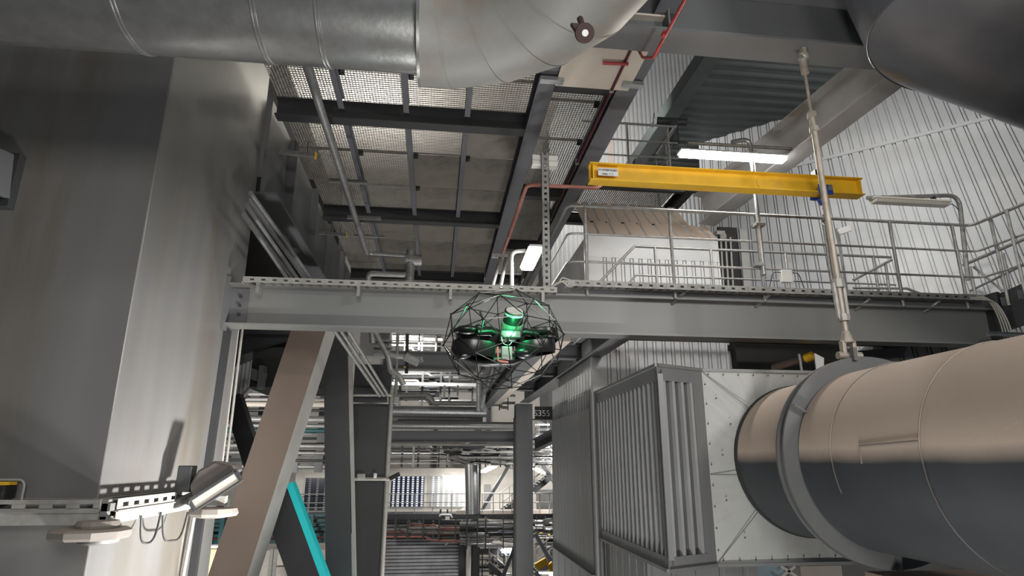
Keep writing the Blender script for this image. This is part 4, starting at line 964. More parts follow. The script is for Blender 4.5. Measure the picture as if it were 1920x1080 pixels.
# payload box with small grille, wire and red bracket
pb = D(950.5, 661, -.13); w_ = .0205
build('payload_box', MB().box(pb.x-w_, pb.x+w_, pb.y, pb.y+.03, pb.z-.024, pb.z+.024), 'greylight', g, bevel=.002, label='small grey payload box')
gr_ = MB()
for k in range(6): gr_.box(pb.x-.016+.006*k, pb.x-.0145+.006*k, pb.y-.001, pb.y+.001, pb.z-.018, pb.z-.008)
build('payload_print', gr_, 'ink', g)
a, b_, c_ = D(933, 650, -.12), D(934, 676, -.12), D(953, 679, -.12)
build('red_bracket', MB().bar(a, b_, .006, .006, (0, 1, 0)).bar(b_, c_, .006, .006), 'orange', g, label='red angled bracket')
build('camera_pod', MB().sphere(D(940, 678, -.09), .018, 14, 8, (1.3, 1, .55)), 'blackm', g, True)
build('wire', MB().tube(fillet([D(940, 632, -.13), D(943, 645, -.135), D(955, 648, -.135), D(960, 641, -.135)], .03), .0013, 6), 'white', g, True)
# ================================================================== middle distance columns and braces
def pbox(px0, py0, px1, py1, Y, dep=.2, mb=None):
    a, b = P(px0, py0, Y=Y), P(px1, py1, Y=Y)
    return (mb or MB()).box(min(a.x, b.x), max(a.x, b.x), Y, Y+dep, min(a.z, b.z), max(a.z, b.z))
def ptube(pts, Y, r, n=10, mb=None, fr=0):
    q = [P(x, y, Y=Y) for x, y in pts]
    return (mb or MB()).tube(fillet(q, fr) if fr else q, r, n)
p0, p1 = P(597, 585, Y=10.25), P(425, 1110, Y=10.25)
d = (p1-p0).normalized(); s_ = d.cross(V((0, 1, 0))).normalized()
hw_ = .26
g = thing('brown_brace', 'massive slanting box brace, brown dusty front and pale right side, under the crossbeam', 'brace', tuple(p1))
def bx(o0, o1, a0, a1, y0, y1): return [o0+s_*a0+V((0, y0, 0)), o0+s_*a1+V((0, y0, 0)), o0+s_*a1+V((0, y1, 0)), o0+s_*a0+V((0, y1, 0)), o1+s_*a0+V((0, y0, 0)), o1+s_*a1+V((0, y0, 0)), o1+s_*a1+V((0, y1, 0)), o1+s_*a0+V((0, y1, 0))]
pe = p1+d*3.0
sg = 1 if s_.x > 0 else -1
build('front_plate', MB().hexa(bx(p0, pe, -hw_, hw_, -.25, -.235)), 'brown', g)
build('box_section', MB().hexa(bx(p0, pe, -hw_, hw_, -.235, .55)), 'pale', g, label='pale grey side face with black scuffs')
# dark leaning column and H column
a, b_ = P(633, 600, Y=12.4), P(640, 1110, Y=12.4)
g = thing('dark_brace', 'dark slightly leaning box column behind the brown brace with a pale edge strip', 'column', tuple(b_))
b_ = b_+(b_-a).normalized()*3
build('box_section', MB().bar(a, b_, .46, .5, (0, 1, 0)), 'greyd', g)
build('edge_strip', MB().bar(a+V((.255, -.2, 0)), b_+V((.255, -.2, 0)), .07, .1, (0, 1, 0)), 'pale', g, label='pale edge strip')
q = P(700, 800, Y=14)
g = thing('steel_column', 'wide dark grey vertical column right of the leaning one, a pipe down its edge', 'column', (-1.4, 14.2, GZ))
build('column_section', MB().box(-1.82, -1.02, 14, 14.3, GZ, 2.1), 'greyd', g)
build('edge_pipe', MB().tube([(-.99, 13.95, GZ), (-.99, 13.95, 1.6)], .05, 10), 'tray', g, True)
# small lamp arm on the column
q = P(690, 897, Y=13.9)
g = thing('twin_lamp', 'horizontal arm with two small lamps across the dark column at window height', 'lamp', tuple(q))
build('arm', ptube([(662, 898), (738, 898)], 13.85, .035), 'tray', g, True)
build('lamp_head', pbox(669, 888, 684, 898, 13.8, .1), 'pale', g, bevel=.02)
build('sensor', pbox(700, 887, 706, 896, 13.8, .1), 'white', g, bevel=.02)
a = P(740, 893, Y=13.8); build('dark_lamp_head', MB().obox(a, (.10, 0, .05), (0, .08, 0), (-.02, 0, .04)), 'blackm', g, bevel=.01)
# brace whose edge carries painted cyan light
a, b_ = P(519, 930, Y=11.6), P(592, 1130, Y=11.6)
g = thing('cyan_edged_brace', 'dark brace with cyan light painted along its upper edge beside the brown brace foot', 'brace', tuple(b_))
dd = (b_-a).normalized(); b_ = b_+dd*2.5; a2_ = a-dd*.1
build('brace_section', MB().bar(a2_, b_, .46, .3, (0, 1, 0)), 'greyd', g)
nn = dd.cross(V((0, 1, 0))).normalized(); nn = nn if nn.x > 0 else -nn
build('cyan_light_edge', MB().bar(a2_+nn*.28, b_+nn*.28, .11, .3, (0, 1, 0)), 'teal', g, label='edge coloured as cyan light')
# steel column at centre right
g = thing('steel_column', 'slim grey column at the far end of the long beams, middle of the picture', 'column', (2.62, 19, GZ))
build('column_section', MB().box(2.36, 2.86, 18.75, 18.8, GZ, 1.72).box(2.36, 2.86, 19.15, 19.2, GZ, 1.72).box(2.6, 2.63, 18.8, 19.15, GZ, 1.72), 'grey', g)
build('side_channel', MB().box(2.3, 2.36, 18.72, 18.9, GZ, 1.3), 'greyd', g)
# lower long beams behind the main crossbeam
beam('grey beam running back below the crossbeam, behind the drone cage', (1.62, 8.6, 1.92), (1.62, 20.6, 1.92), .36, .26, 'grey')
beam('grey beam running back from the crossbeam to the slim far column', (2.62, 8.6, 1.92), (2.62, 18.75, 1.92), .36, .30, 'grey')
single('conduit_pipe', MB().bar((1.86, 9, 1.78), (1.86, 19.5, 1.78), .20, .05), 'cream', 'pale flat trunking fixed along the beam behind the drone', 'trunking')
for i, (y0, y1) in enumerate(((8.6, 10.9), (11.1, 13.2), (13.4, 16.0), (16.2, 18.6))):
    single('steel_grating', grating_mb(1.76, 2.47, y0, y1, 2.12, .04, .08), 'grate', 'low grating beside the drone between two grey beams, %s from the crossbeam' % ('first', 'second', 'third', 'fourth')[i], 'grating', 'low gratings behind the crossbeam')
for i, y in enumerate((11.0, 13.3, 16.1)): beam('short grey tie beam under the low gratings, %s from the crossbeam' % ('first', 'second', 'third')[i], (1.64, y, 1.94), (2.6, y, 1.94), .26, .18, 'grey')
g = thing('steel_beam', 'dark beam stencilled S355 right of the slim far column', 'beam', tuple(P(1028, 790, Y=19.2)))
build('beam_section', pbox(1003, 762, 1062, 786, 19.2, .05).box(2.86, 4.2, 19.1, 19.5, 1.28, 1.3), 'greyd', g)
text_mesh('S355', .26, P(1001, 780, Y=19.18), (1, 0, 0), (0, 0, 1), (0, -1, 0), 'letter', g)
beam('sloping grey beam right of the slim far column', P(1003, 835, Y=19.4), P(1062, 805, Y=16.5), .34, .2, 'greyb')
# ================================================================== middle distance left, behind the braces
g = thing('duct_mass', 'black duct box behind the brown brace just under the crossbeam', 'duct', tuple(P(500, 735, Y=15.5)))
build('box_section', pbox(468, 650, 600, 727, 15.5, 2.0), 'blackm', g)
build('side_plate', pbox(452, 652, 466, 722, 15.3, .1).obox(P(470, 700, Y=15.2), (.35, 0, -.12), (0, .05, 0), (.02, 0, .12)).box(*(lambda a, b: (a.x, b.x, 15.1, 15.4, b.z, a.z))(P(486, 685, Y=15.1), P(490, 728, Y=15.1))), 'grey', g)
single('diagonal_strut', MB().bar(P(415, 660, Y=15), P(565, 622, Y=15), .2, .26), 'greyd', 'dark sloping strut above the black duct box', 'strut')
single('steel_beam', pbox(405, 612, 610, 629, 14.5, .3), 'greyd', 'dark horizontal beam just below the crossbeam, left of the brown brace', 'beam')
single('ribbed_panel', MB().sheet(P(418, 765, Y=14.6), (1, 0, .45), (0, 0, 1), (0, -1, 0), .55, .85, .09, [(0, 0), (.02, -.04), (.05, -.04), (.07, 0)]), 'clad', 'small ribbed grey panel behind the cable riser', 'cladding')
a, b_ = P(437, 745, Y=13.6), P(482, 885, Y=13.6)
single('diagonal_strut', MB().bar(a, b_+(b_-a)*.2, .34, .3, (0, 1, 0)), 'greyd', 'black strut leaning right beside the cable riser', 'strut')
single('conduit_pipe', ptube([(440, 752), (458, 740), (470, 728)], 14.2, .05), 'pale', 'short pale pipe below the grey plates by the cable riser', 'pipe')
# three inclined pipes under the main beam
for i, (s0, s1, lab) in enumerate((((622, 612), (712, 742), 'left'), ((634, 612), (720, 742), 'middle'), ((648, 612), (727, 740), 'right'))):
    a, b_ = P(*s0, Y=9.2), P(*s1, Y=13.5)
    single('conduit_pipe', MB().tube([a, b_], .028 if i else .034, 10), 'galvd', '%s of three inclined pipes running down to the dark column under the crossbeam' % lab, 'pipe', smooth=True)
g = thing('conduit_pipe', 'kinked pale pipe below the crossbeam between dark column and drone', 'pipe', tuple(P(745, 700, Y=12)))
build('pipe_run', ptube([(702, 620), (727, 668), (732, 695), (748, 705), (757, 722)], 12, .055, fr=.05), 'galvd', g, True)
build('branch', ptube([(725, 666), (775, 670)], 12, .05), 'galvd', g, True)
build('valve', ptube([(760, 668), (785, 680)], 12, .085), 'galvd', g, True)
single('conduit_loop', ptube([(658, 741), (742, 741)], 13.6, .025, mb=ptube([(658, 755), (727, 756), (727, 741)], 13.6, .02)), 'tray', 'thin pipe frame across the dark column at the foot of the inclined pipes', 'frame')
single('valve_box', pbox(738, 742, 748, 757, 13.5, .15), 'galvd', 'small valve block at the edge of the dark column', 'valve', bevel=.02)
g = thing('control_panel', 'pale equipment cabinet with shelves under the crossbeam right of the inclined pipes', 'cabinet', tuple(P(712, 660, Y=16)))
build('cabinet', pbox(676, 622, 725, 668, 16, .4), 'wallg', g)
for k in range(3): build('shelf', pbox(700, 636+12*k, 734, 640+12*k, 15.6, .3), 'galvd', g)
# ================================================================== background between the columns
BYY = 24.0
g = thing('steel_beam', 'deep grey beam stencilled S355 far behind the drone, left of its cage', 'beam', tuple(P(850, 690, Y=BYY)))
build('beam_section', MB().ibeam(P(730, 676, Y=BYY), V((P(1000, 676, Y=BYY).x, BYY, P(730, 676, Y=BYY).z)), .72, .4, .05, .03), 'grey', g)
text_mesh('S355', .27, P(768, 678, Y=BYY-.03), (1, 0, 0), (0, 0, 1), (0, -1, 0), 'letter', g)
mb = MB(); BX0, BX1 = P(735, 640, Y=BYY).x, P(960, 640, Y=BYY).x
g = thing('guard_rail', 'distant railing standing on the stencilled beam behind the drone', 'railing', tuple(P(735, 655, Y=BYY)))
for i, y in enumerate((628, 640, 648)): z = P(780, y, Y=BYY).z; build('top_rail' if not i else 'mid_rail', MB().tube([(BX0, BYY, z), (BX1, BYY, z)], .03, 6), 'galvd', g)
for px in (745, 786, 819, 870, 920): x = P(px, 640, Y=BYY).x; build('post', MB().tube([(x, BYY, P(px, 656, Y=BYY).z), (x, BYY, P(px, 626, Y=BYY).z)], .03, 6), 'galvd', g)
single('standpipe', ptube([(764, 622), (762, 700)], 22, .06), 'greyd', 'dark vertical pipe in front of the stencilled beam', 'pipe', smooth=True)
single('standpipe', ptube([(746, 622), (742, 745)], 20, .05), 'tray', 'pale vertical pipe left of the stencilled beam', 'pipe', smooth=True)
a = P(759, 688, Y=21.8)
single('sensor_head', MB().sphere(a, .04, 10, 8), 'yellow', 'tiny yellow cap on a pipe by the stencilled beam', 'sensor')
# truss under the beam
g = thing('roof_truss', 'dark distant truss of crossing members below the stencilled beam', 'truss', tuple(P(820, 710, Y=27)))
for i, (q0, q1, w) in enumerate((((735, 697), (960, 697), .10), ((735, 706), (960, 706), .2), ((740, 700), (775, 712), .12), ((815, 712), (860, 697), .2), ((790, 693), (790, 712), .18), ((810, 695), (810, 760), .25), ((736, 716), (960, 716), .14), ((843, 690), (843, 705), .15), ((880, 700), (900, 716), .15))):
    build('member', MB().bar(P(*q0, Y=27+.05*i), P(*q1, Y=27+.05*i), w, w), 'greyd', g)
single('steel_beam', pbox(735, 716, 912, 725, 26, .3), 'greylight', 'thin pale beam far back above the U bend pipe', 'beam')
single('steel_beam', pbox(735, 730, 900, 735, 27, .2), 'greyd', 'thin dark distant rail just above the U bend pipe', 'beam')
for i, px in enumerate((762, 833, 858)): single('hanger_strap', pbox(px-1, 722, px+1.5, 752-5*i, 25.5, .05), 'greyd', 'thin dark strap hanging by the U bend pipe, %s' % ('at its left end', 'right of its bend', 'furthest right')[i], 'strap')
single('heating_pipe', ptube([(738, 762), (740, 741), (806, 741), (812, 756), (908, 757)], 24, .085, fr=.2), 'galvd', 'silver pipe with a U bend above the two fat silver pipes', 'pipe', smooth=True)
single('heating_pipe', ptube([(745, 748), (800, 748), (806, 757)], 24.2, .06, fr=.15), 'galvd', 'thin silver pipe tucked under the U bend pipe', 'pipe', smooth=True)
single('insulated_pipe', ptube([(730, 770), (912, 773)], 24.5, .20, 16), 'galv', 'fattest silver pipe crossing behind below the U bend', 'pipe', smooth=True)
single('insulated_pipe', ptube([(730, 785), (905, 787)], 24.7, .11, 12), 'galvd', 'second silver pipe crossing just below the fattest one', 'pipe', smooth=True)
single('insulated_pipe', ptube([(730, 797), (972, 799)], 24.3, .15, 14), 'galv', 'long silver pipe crossing just above the dark tie beam', 'pipe', smooth=True)
single('insulated_pipe', pbox(730, 800, 972, 806, 25.0, .1), 'tray', 'pale flat duct behind the long silver pipe', 'duct')
single('steel_beam', MB().ibeam(P(728, 819, Y=22), P(970, 819, Y=22), .40, .3, .04, .03), 'grey', 'dark horizontal tie beam above the distant cable trays', 'beam')
single('steel_beam', ptube([(730, 833), (970, 834)], 22.2, .05), 'tray', 'thin pale pipe just under the dark tie beam', 'pipe')
tr = (('topmost', 841, 862, 'greyd'), ('second', 849, 862, 'tray'), ('third', 855, 864, 'galvd'), ('fourth', 861, 862, 'greyd'), ('lowest', 869, 968, 'tray'))
for i, (lab, y, x1_, m_) in enumerate(tr):
    mb = pbox(730, y-1.4, x1_, y+1.2, 26+.02*i, .5)
    single('cable_tray', mb, m_, '%s of the distant cable trays left of the silver riser' % lab, 'cable tray')
for i, (px, y0, y1) in enumerate(((775, 838, 876), (840, 828, 872), (863, 826, 868), (915, 826, 872))): single('tray_hanger', pbox(px-1, y0, px+1, y1, 25.9, .06), 'galvd', 'vertical tray hanger, %s of four from the left' % ('first', 'second', 'third', 'fourth')[i], 'hanger')
for i, (y, x0_) in enumerate(((838, 868), (848, 866), (858, 866))):
    single('cable_tray', MB().bar(P(x0_, y, Y=25.6), P(972, y, Y=25.6), .4, .07), 'galvd', '%s of three trays between silver riser and slim column' % ('top', 'middle', 'bottom')[i], 'cable tray')
for i in range(7):
    y = 833+5*i; rr = random.Random(i); j = lambda s: rr.uniform(-s, s)
    single('cable_bundle', ptube([(838+j(12), y-2+j(3)), (858+j(6), y+j(4)), (872+j(6), y+3+j(8)), (898+j(10), y-1+j(5)), (925+j(20), y+2+j(4))], 25.2+.12*i, .035+.03*(i % 2), 8, fr=.4), ('cableb', 'greyd', 'galvd')[i % 3], 'one of the tangled cable bundles crossing at the silver riser top', 'cable', 'cable bundles at the riser top', smooth=True)
# foil clad pipes
for i, (q0, q1, r_) in enumerate((((897, 676), (897, 770), .07), ((928, 676), (903, 766), .10), ((918, 678), (916, 730), .12), ((935, 678), (920, 745), .08), ((950, 680), (926, 752), .11), ((962, 676), (962, 700), .07), ((908, 716), (908, 772), .13))):
    single('foil_pipe', ptube([q0, q1], 19.5+.15*i, r_, 12), 'foil', 'one of the crinkled foil clad pipes right behind the drone cage', 'pipe', 'foil clad pipes behind the drone', smooth=True)
# window wall (control room)
WY = 31.0
wx = lambda px: P(px, 920, Y=WY).x
wz = lambda py: P(800, py, Y=WY).z
g = thing('control_room', 'white control room wall with tall windows behind a railing, left of the silver riser', 'building', (wx(720), WY, wz(965)))
build('room_wall', MB().box(wx(552), wx(886), WY, WY+3, wz(966), wz(878)), 'wall', g)
for i, (x0_, x1_, y0_, y1_) in enumerate(((572, 616, 896, 956), (733, 795, 893, 950), (806, 866, 893, 950))):
    fr = build('window_frame', MB().box(wx(x0_)-.06, wx(x1_)+.06, WY-.05, WY+.02, wz(y1_)-.06, wz(y0_)+.06), 'wall', g)
    build('window_glass', MB().box(wx(x0_), wx(x1_), WY-.07, WY-.04, wz(y1_), wz(y0_)), 'glassd' if i != 2 else 'casew', fr)
    n_ = (3, 7, 6)[i]; sl = MB()
    for k in range(n_):
        x = wx(x0_+ (x1_-x0_)*(k+.6)/n_)
        for q_ in range(14):
            z = wz(y0_)+(wz(y1_)-wz(y0_))*(q_+.15)/14; zz = wz(y0_)+(wz(y1_)-wz(y0_))*(q_+.8)/14
            sl.box(x-.05, x+.05, WY-.085, WY-.075, zz, z)
    build('window_blind', sl, 'slat' if i else 'wallg', fr)
sl_ = strip_lamp('lit strip lamp over the right control room window', (wx(828), WY-.6, wz(890)), (wx(868), WY-.6, wz(890)), True, 8, w=.2)
g = thing('guard_rail', 'distant railing in front of the control room windows', 'railing', (wx(700), WY-1.2, wz(965)))
YR = WY-1.2
for i, y in enumerate((926, 942, 951)): z = P(800, y, Y=YR).z; build('top_rail' if not i else 'mid_rail', MB().tube([(P(540, y, Y=YR).x, YR, z), (P(888, y, Y=YR).x, YR, z)], .022, 6), 'galvd', g)
for px in (545, 580, 612, 743, 778, 812, 847, 880): x = P(px, 940, Y=YR).x; build('post', MB().tube([(x, YR, P(px, 963, Y=YR).z), (x, YR, P(px, 926, Y=YR).z)], .022, 6), 'galvd', g)
single('walkway_slab', MB().box(wx(540), wx(1060), YR-.2, WY+.2, P(800, 974, Y=YR).z, P(800, 963, Y=YR).z), 'greyd', 'dark distant walkway edge under the control room', 'walkway')
single('steel_beam', pbox(855, 957, 1060, 963, 29, .3), 'cream', 'pale beam edge right of the silver riser at walkway level', 'beam')
single('handrail_stub', ptube([(824, 968), (826, 965), (845, 965), (848, 971)], 29, .04, fr=.1), 'white', 'small white bent pipe on the distant walkway edge', 'pipe', smooth=True)
for i, px in enumerate((838, 892)): single('junction_box', pbox(px-3, 969, px+5, 975, 28.8, .1), 'white', 'small white box on the distant walkway edge, %s' % ('left one', 'right one')[i], 'box')
for i, px in enumerate((826, 839, 859, 872)): single('bollard_light', pbox(px-1.5, 955, px+1.5, 962, 30, .1), 'greyd', 'small grey stub on the walkway before the right window, %s of four' % ('first', 'second', 'third', 'fourth')[i], 'post')
# pipe rack below the walkway
rk = ((979, 725, 1055, .10, 'greyd'), (984, 720, 870, .10, 'galvd'), (988, 840, 975, .13, 'galvd'), (992, 720, 880, .07, 'greyd'), (996, 720, 858, .09, 'redd'), (1000, 720, 855, .08, 'redd'), (1004, 720, 860, .06, 'greyd'), (994, 862, 1055, .16, 'galvd'), (1001, 860, 960, .12, 'galvd'), (981, 900, 1055, .07, 'tray'), (1008, 1005, 1055, .07, 'greyd'))
for i, (y, xa, xb, r_, m_) in enumerate(rk):
    lab = ('highest dark pipe', 'silver pipe left', 'silver pipe mid', 'dark pipe left', 'upper red pipe', 'lower red pipe', 'thin dark pipe above the shutter', 'fat grey pipe right', 'grey pipe under the fat one', 'pale thin pipe right', 'dark pipe beyond the slim column')[i]
    single('rack_pipe', ptube([(xa, y), (xb, y)], 28+.1*i, r_, 10), m_, '%s in the pipe rack below the distant walkway' % lab, 'pipe', smooth=True)
single('steel_beam', pbox(720, 976, 1060, 1008, 30.6, .2), 'blackm', 'black band painted as the dark recess behind the pipe rack above the shutter', 'beam')  # shade behind the rack put in as a black sheet
for i, px in enumerate((741, 767, 786, 812, 866, 880, 902, 908)): single('tray_hanger', pbox(px-1, 975, px+1, 1010, 27.9, .05), 'galvd', 'thin vertical rack hanger, number %s from the left above the shutter' % ('one', 'two', 'three', 'four', 'five', 'six', 'seven', 'eight')[i], 'hanger')
single('rack_pipe', ptube([(870, 1020), (912, 1018), (945, 992), (972, 991)], 27.5, .07, fr=.2), 'galvd', 'grey pipe stepping up to the slim column right of the rack', 'pipe', smooth=True)
single('rack_pipe', ptube([(835, 1022), (845, 1013), (915, 1016), (948, 1002)], 27.3, .05, fr=.2), 'tray', 'thin pale bent pipe above the shutter corner', 'pipe', smooth=True)
# shutter door
SY = 32.0
sx = lambda px: P(px, 1040, Y=SY).x
sz = lambda py: P(790, py, Y=SY).z
g = thing('door_1', 'x', 'x', (sx(790), SY, GZ)); 
del g['label']; del g['category']; g['kind'] = 'structure'
mb = MB(); z = GZ
while z < sz(1008): mb.prism([(0, 0), (-.03, .02), (-.03, .10), (0, .13)], (sx(722), SY, z), (0, 1, 0), (0, 0, 1), (sx(860)-sx(722), 0, 0)); z += .155
build('shutter_slats', mb, 'shutter', g)
build('shutter_backing', MB().box(sx(716), sx(864), SY+.01, SY+.1, GZ, sz(1005)), 'greyd', g)
build('shutter_guide', MB().box(sx(860), sx(872), SY-.1, SY+.1, GZ, sz(1008)), 'grey', g)
struct('wall_far', MB().box(wx(540), wx(905), WY+1.4, WY+1.6, GZ, wz(966)), 'wallg')
# silver riser, dark column
g = single('silver_riser', ptube([(884, 862), (886, 963)], 27, .28, 24), 'galv', 'fat silver vertical duct right of the control room windows', 'duct', smooth=True)
single('silver_riser', ptube([(871, 828), (872, 860), (884, 864)], 27.2, .28, 20, fr=.2), 'galvd', 'crumpled silver duct end at the top of the fat vertical duct', 'duct', smooth=True)
a = P(898, 700, Y=28)
single('steel_column', MB().box(a.x-.13, a.x+.16, 28, 28.3, GZ, P(898, 770, Y=28).z), 'greyd', 'thin dark far column just right of the silver vertical duct', 'column')
single('standpipe', ptube([(879, 1022), (878, 1085)], 27.5, .10), 'wall', 'white vertical pipe right of the roller shutter', 'pipe', smooth=True)
single('cabinet', pbox(862, 1015, 893, 1085, 29.5, .4), 'greyd', 'dark cabinet between the roller shutter and the far column', 'cabinet')
# bright room right of the riser
RYY = 33.0
g = thing('stair_tower', 'bright white wall behind the distant stairs', 'building', tuple(P(950, 1000, Y=RYY)))
build('tower_wall', pbox(900, 868, 1060, 1090, RYY, .3), 'wall', g)
build('wall_recess', pbox(900, 815, 1060, 868, RYY-.1, .3), 'wallg', g)
build('door_leaf', pbox(908, 908, 920, 958, RYY-.1, .1), 'wallg', g)
build('panel_band', pbox(1006, 918, 1058, 955, RYY-.15, .1), 'casing', g)
def flight(label, q0, q1, Y, n_=7, rail=True):
    a, b = P(*q0, Y=Y), P(*q1, Y=Y); g = thing('stair_flight', label, 'stairs', tuple(a if a.z < b.z else b))
    for k in (0, .8): build('stringer', MB().bar(a+V((0, k, 0)), b+V((0, k, 0)), .05, .22), 'greyd', g)
    for i in range(n_):
        q = a.lerp(b, (i+.5)/n_); build('tread', MB().box(q.x-.12, q.x+.12, Y, Y+.8, q.z+.02, q.z+.05), 'galvd', g)
    if rail:
        for h in (.95, .5): build('handrail', MB().tube([a+V((0, 0, h)), b+V((0, 0, h))], .025, 6), 'galvd', g)
        for t in (.05, .5, .95): q = a.lerp(b, t); build('post', MB().tube([q, q+V((0, 0, .95))], .022, 6), 'galvd', g)
flight('distant stair flight rising right in front of the white stair wall', (935, 967), (975, 938), 30)
flight('distant stair flight right of the slim column at control room height', (1000, 921), (1036, 892), 27)
flight('lowest distant stair flight right of the slim column', (1004, 1080), (1045, 1046), 26)
flight('lowest distant stair flight left of the slim column', (915, 1058), (950, 1088), 28)
single('stair_landing', pbox(1034, 890, 1060, 899, 27, 1.0), 'greyd', 'dark landing right of the slim column above the extinguisher', 'landing')
single('stair_landing', pbox(1040, 1040, 1062, 1050, 26, 1.0), 'greyd', 'dark landing at the bottom right beside the grey casing', 'landing')
for i, (q0, q1, Y_, lab) in enumerate((((962, 860), (900, 962), 29.5, 'dark cross brace over the white stair wall'), ((1002, 848), (1056, 930), 26.5, 'dark cross brace right of the slim column'), ((967, 1020), (940, 1088), 27.5, 'dark cross brace at the bottom left of the slim column'), ((1003, 1000), (1040, 1066), 25.5, 'dark cross brace by the yellow fittings'), ((1003, 832), (1060, 905), 28.5, 'thin brace behind the trays right of the slim column'))):
    single('cross_brace', MB().bar(P(*q0, Y=Y_), P(*q1, Y=Y_), .14, .14), 'greyd', lab, 'brace')
for i, y in enumerate((832, 841, 849, 856, 867)): single('cable_tray', pbox(1002, y-1, 1062, y+1.5, 24+.1*i, .5), ('tray', 'galvd', 'tray', 'greyd', 'tray')[i], '%s tray right of the slim column above the stairs' % ('highest', 'second highest', 'middle', 'second lowest', 'lowest')[i], 'cable tray')
g = thing('guard_rail', 'distant railing before the white stair wall', 'railing', tuple(P(905, 962, Y=29)))
for i, y in enumerate((925, 942)): build('top_rail' if not i else 'mid_rail', ptube([(903, y), (1055, y)], 29, .025, 6), 'galvd', g)
for px in (904, 925, 943, 960, 1012, 1030, 1050): build('post', ptube([(px, 925), (px, 962)], 29, .022, 6), 'galvd', g)
a = P(1043, 940, Y=28.5)
g = thing('fire_extinguisher', 'small red fire extinguisher on the distant landing', 'extinguisher', tuple(P(1043, 950, Y=28.5)))
rp_ = mat('bright_red_paint', (.6, .03, .06), .4)
build('cylinder', MB().tube([a-V((0, 0, .3)), a+V((0, 0, .2)), a+V((0, 0, .3))], [.10, .10, .04], 14), rp_, g, True)
build('hose', MB().tube([a+V((.05, 0, .3)), a+V((.14, 0, .15)), a+V((.13, 0, -.15))], .02, 6), 'blackm', g)
build('valve_head', MB().box(a.x-.03, a.x+.06, a.y-.03, a.y+.03, a.z+.3, a.z+.38), 'blackm', g)
a, b_ = P(872, 894, Y=31), P(906, 866, Y=30)
strip_lamp('cool lit strip lamp seen in perspective on the white stair wall', P(905, 884, Y=31.5), P(925, 874, Y=28.5), True, 60, w=.3)
strip_lamp('cool lit strip lamp just right of the slim column', P(1004, 878, Y=29), P(1018, 886, Y=31), True, 20, w=.25)
strip_lamp('lit strip lamp on the dark beam at the bottom, left of the slim column', P(940, 1028, Y=28), P(968, 1028, Y=28), True, 30, w=.2)
single('steel_beam', pbox(900, 1030, 970, 1039, 28.2, .3), 'greyd', 'dark beam carrying a lit lamp at the bottom, left of the slim column', 'beam')
single('sign_panel', pbox(940, 1030, 968, 1037, 28.1, .05), 'signblue', 'blue glowing panel on the dark beam below the lit lamp', 'panel')
strip_lamp('lit strip lamp at the bottom edge right of the slim column', P(1010, 1072, Y=24), P(1048, 1072, Y=24), True, 30, w=.2)
single('sign_panel', pbox(1030, 1074, 1050, 1085, 24.1, .05), 'signblue', 'blue panel at the bottom edge beside the grey casing', 'panel')
single('yellow_fitting', pbox(1007, 1002, 1032, 1008, 27, .15, mb=pbox(1012, 999, 1018, 1012, 27, .1)), 'yellow', 'yellow valve fitting on the rack right of the slim column', 'fitting')
single('yellow_fitting', MB().obox(P(1015, 1057, Y=24), (.2, 0, .1), (0, .1, 0), (-.06, 0, .1)), 'yellow', 'tilted yellow box by the lowest stairs', 'fitting')
single('yellow_fitting', MB().obox(P(1033, 1063, Y=24), (.08, 0, .06), (0, .1, 0), (-.05, 0, .12)), 'yellow', 'smaller yellow piece right of the tilted yellow box', 'fitting')
# ================================================================== left gap: catwalks, windows
g = thing('teal_catwalk', 'teal catwalk structure far behind the foot of the brown brace', 'walkway', tuple(P(500, 1018, Y=27)))
for i, y in enumerate((967, 977, 985, 993, 1004, 1016)): build('beam_rail', pbox(360, y-1.5, 625, y+1.5, 27+.2*i, .15), 'teald', g)
for px in (392, 415, 548, 583, 612): build('post', pbox(px-1, 965, px+1, 1018, 26.9, .05), 'teald', g)
single('rack_pipe', ptube([(370, 1008), (625, 1006)], 28.5, .10), 'redd', 'red pipe behind the teal catwalk', 'pipe', smooth=True)
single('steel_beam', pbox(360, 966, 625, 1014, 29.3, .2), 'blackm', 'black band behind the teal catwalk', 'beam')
strip_lamp('lit strip lamp under the teal catwalk left of the brown brace', P(372, 1023, Y=26), P(410, 1023, Y=26), True, 30, w=.3)
g = thing('lit_office', 'warm lit room with pale mullions at the bottom behind the braces', 'building', tuple(P(500, 1085, Y=29)))
build('office_wall', pbox(350, 1018, 625, 1100, 29, .3), 'wall', g)
for x0_, x1_, m_ in ((368, 386, 'lampw'), (388, 404, 'lampw'), (582, 594, 'glassd'), (598, 612, 'cream')): build('window_glass', pbox(x0_, 1031, x1_, 1095, 28.9, .08), m_, g)
build('notice_board', pbox(517, 1026, 538, 1060, 28.8, .08), 'wall', g)
single('ladder_rack', pbox(506, 1030, 508, 1090, 27, .05, mb=pbox(513, 1030, 515, 1090, 27, .05)), 'tray', 'pale ladder rack beside the lit room under the catwalk', 'rack')
for i, (y, m_) in enumerate(((738, 'pale'), (748, 'pale'), (757, 'cream'), (768, 'greyd'), (785, 'galvd'), (797, 'galvd'), (806, 'teald'), (835, 'galvd'), (848, 'galvd'), (862, 'greyd'), (874, 'galvd'))):
    lab = ('highest', 'second', 'third', 'fourth', 'fifth', 'sixth', 'seventh', 'eighth', 'ninth', 'tenth', 'lowest')[i]
    single('rack_pipe', ptube([(395, y), (625, y+2)], 24+.2*i, (.06, .06, .10, .05, .12, .08, .08, .09, .07, .05, .08)[i], 10), m_, '%s horizontal pipe in the background behind the brown brace' % lab, 'pipe', smooth=True)
g = thing('equipment_shelf', 'pale box and beam end behind the floodlight', 'box', tuple(P(440, 940, Y=12)))
build('beam_end', pbox(410, 884, 458, 897, 12, .3), 'pale', g)
build('box_body', pbox(385, 936, 420, 952, 12, .3), 'pale', g)
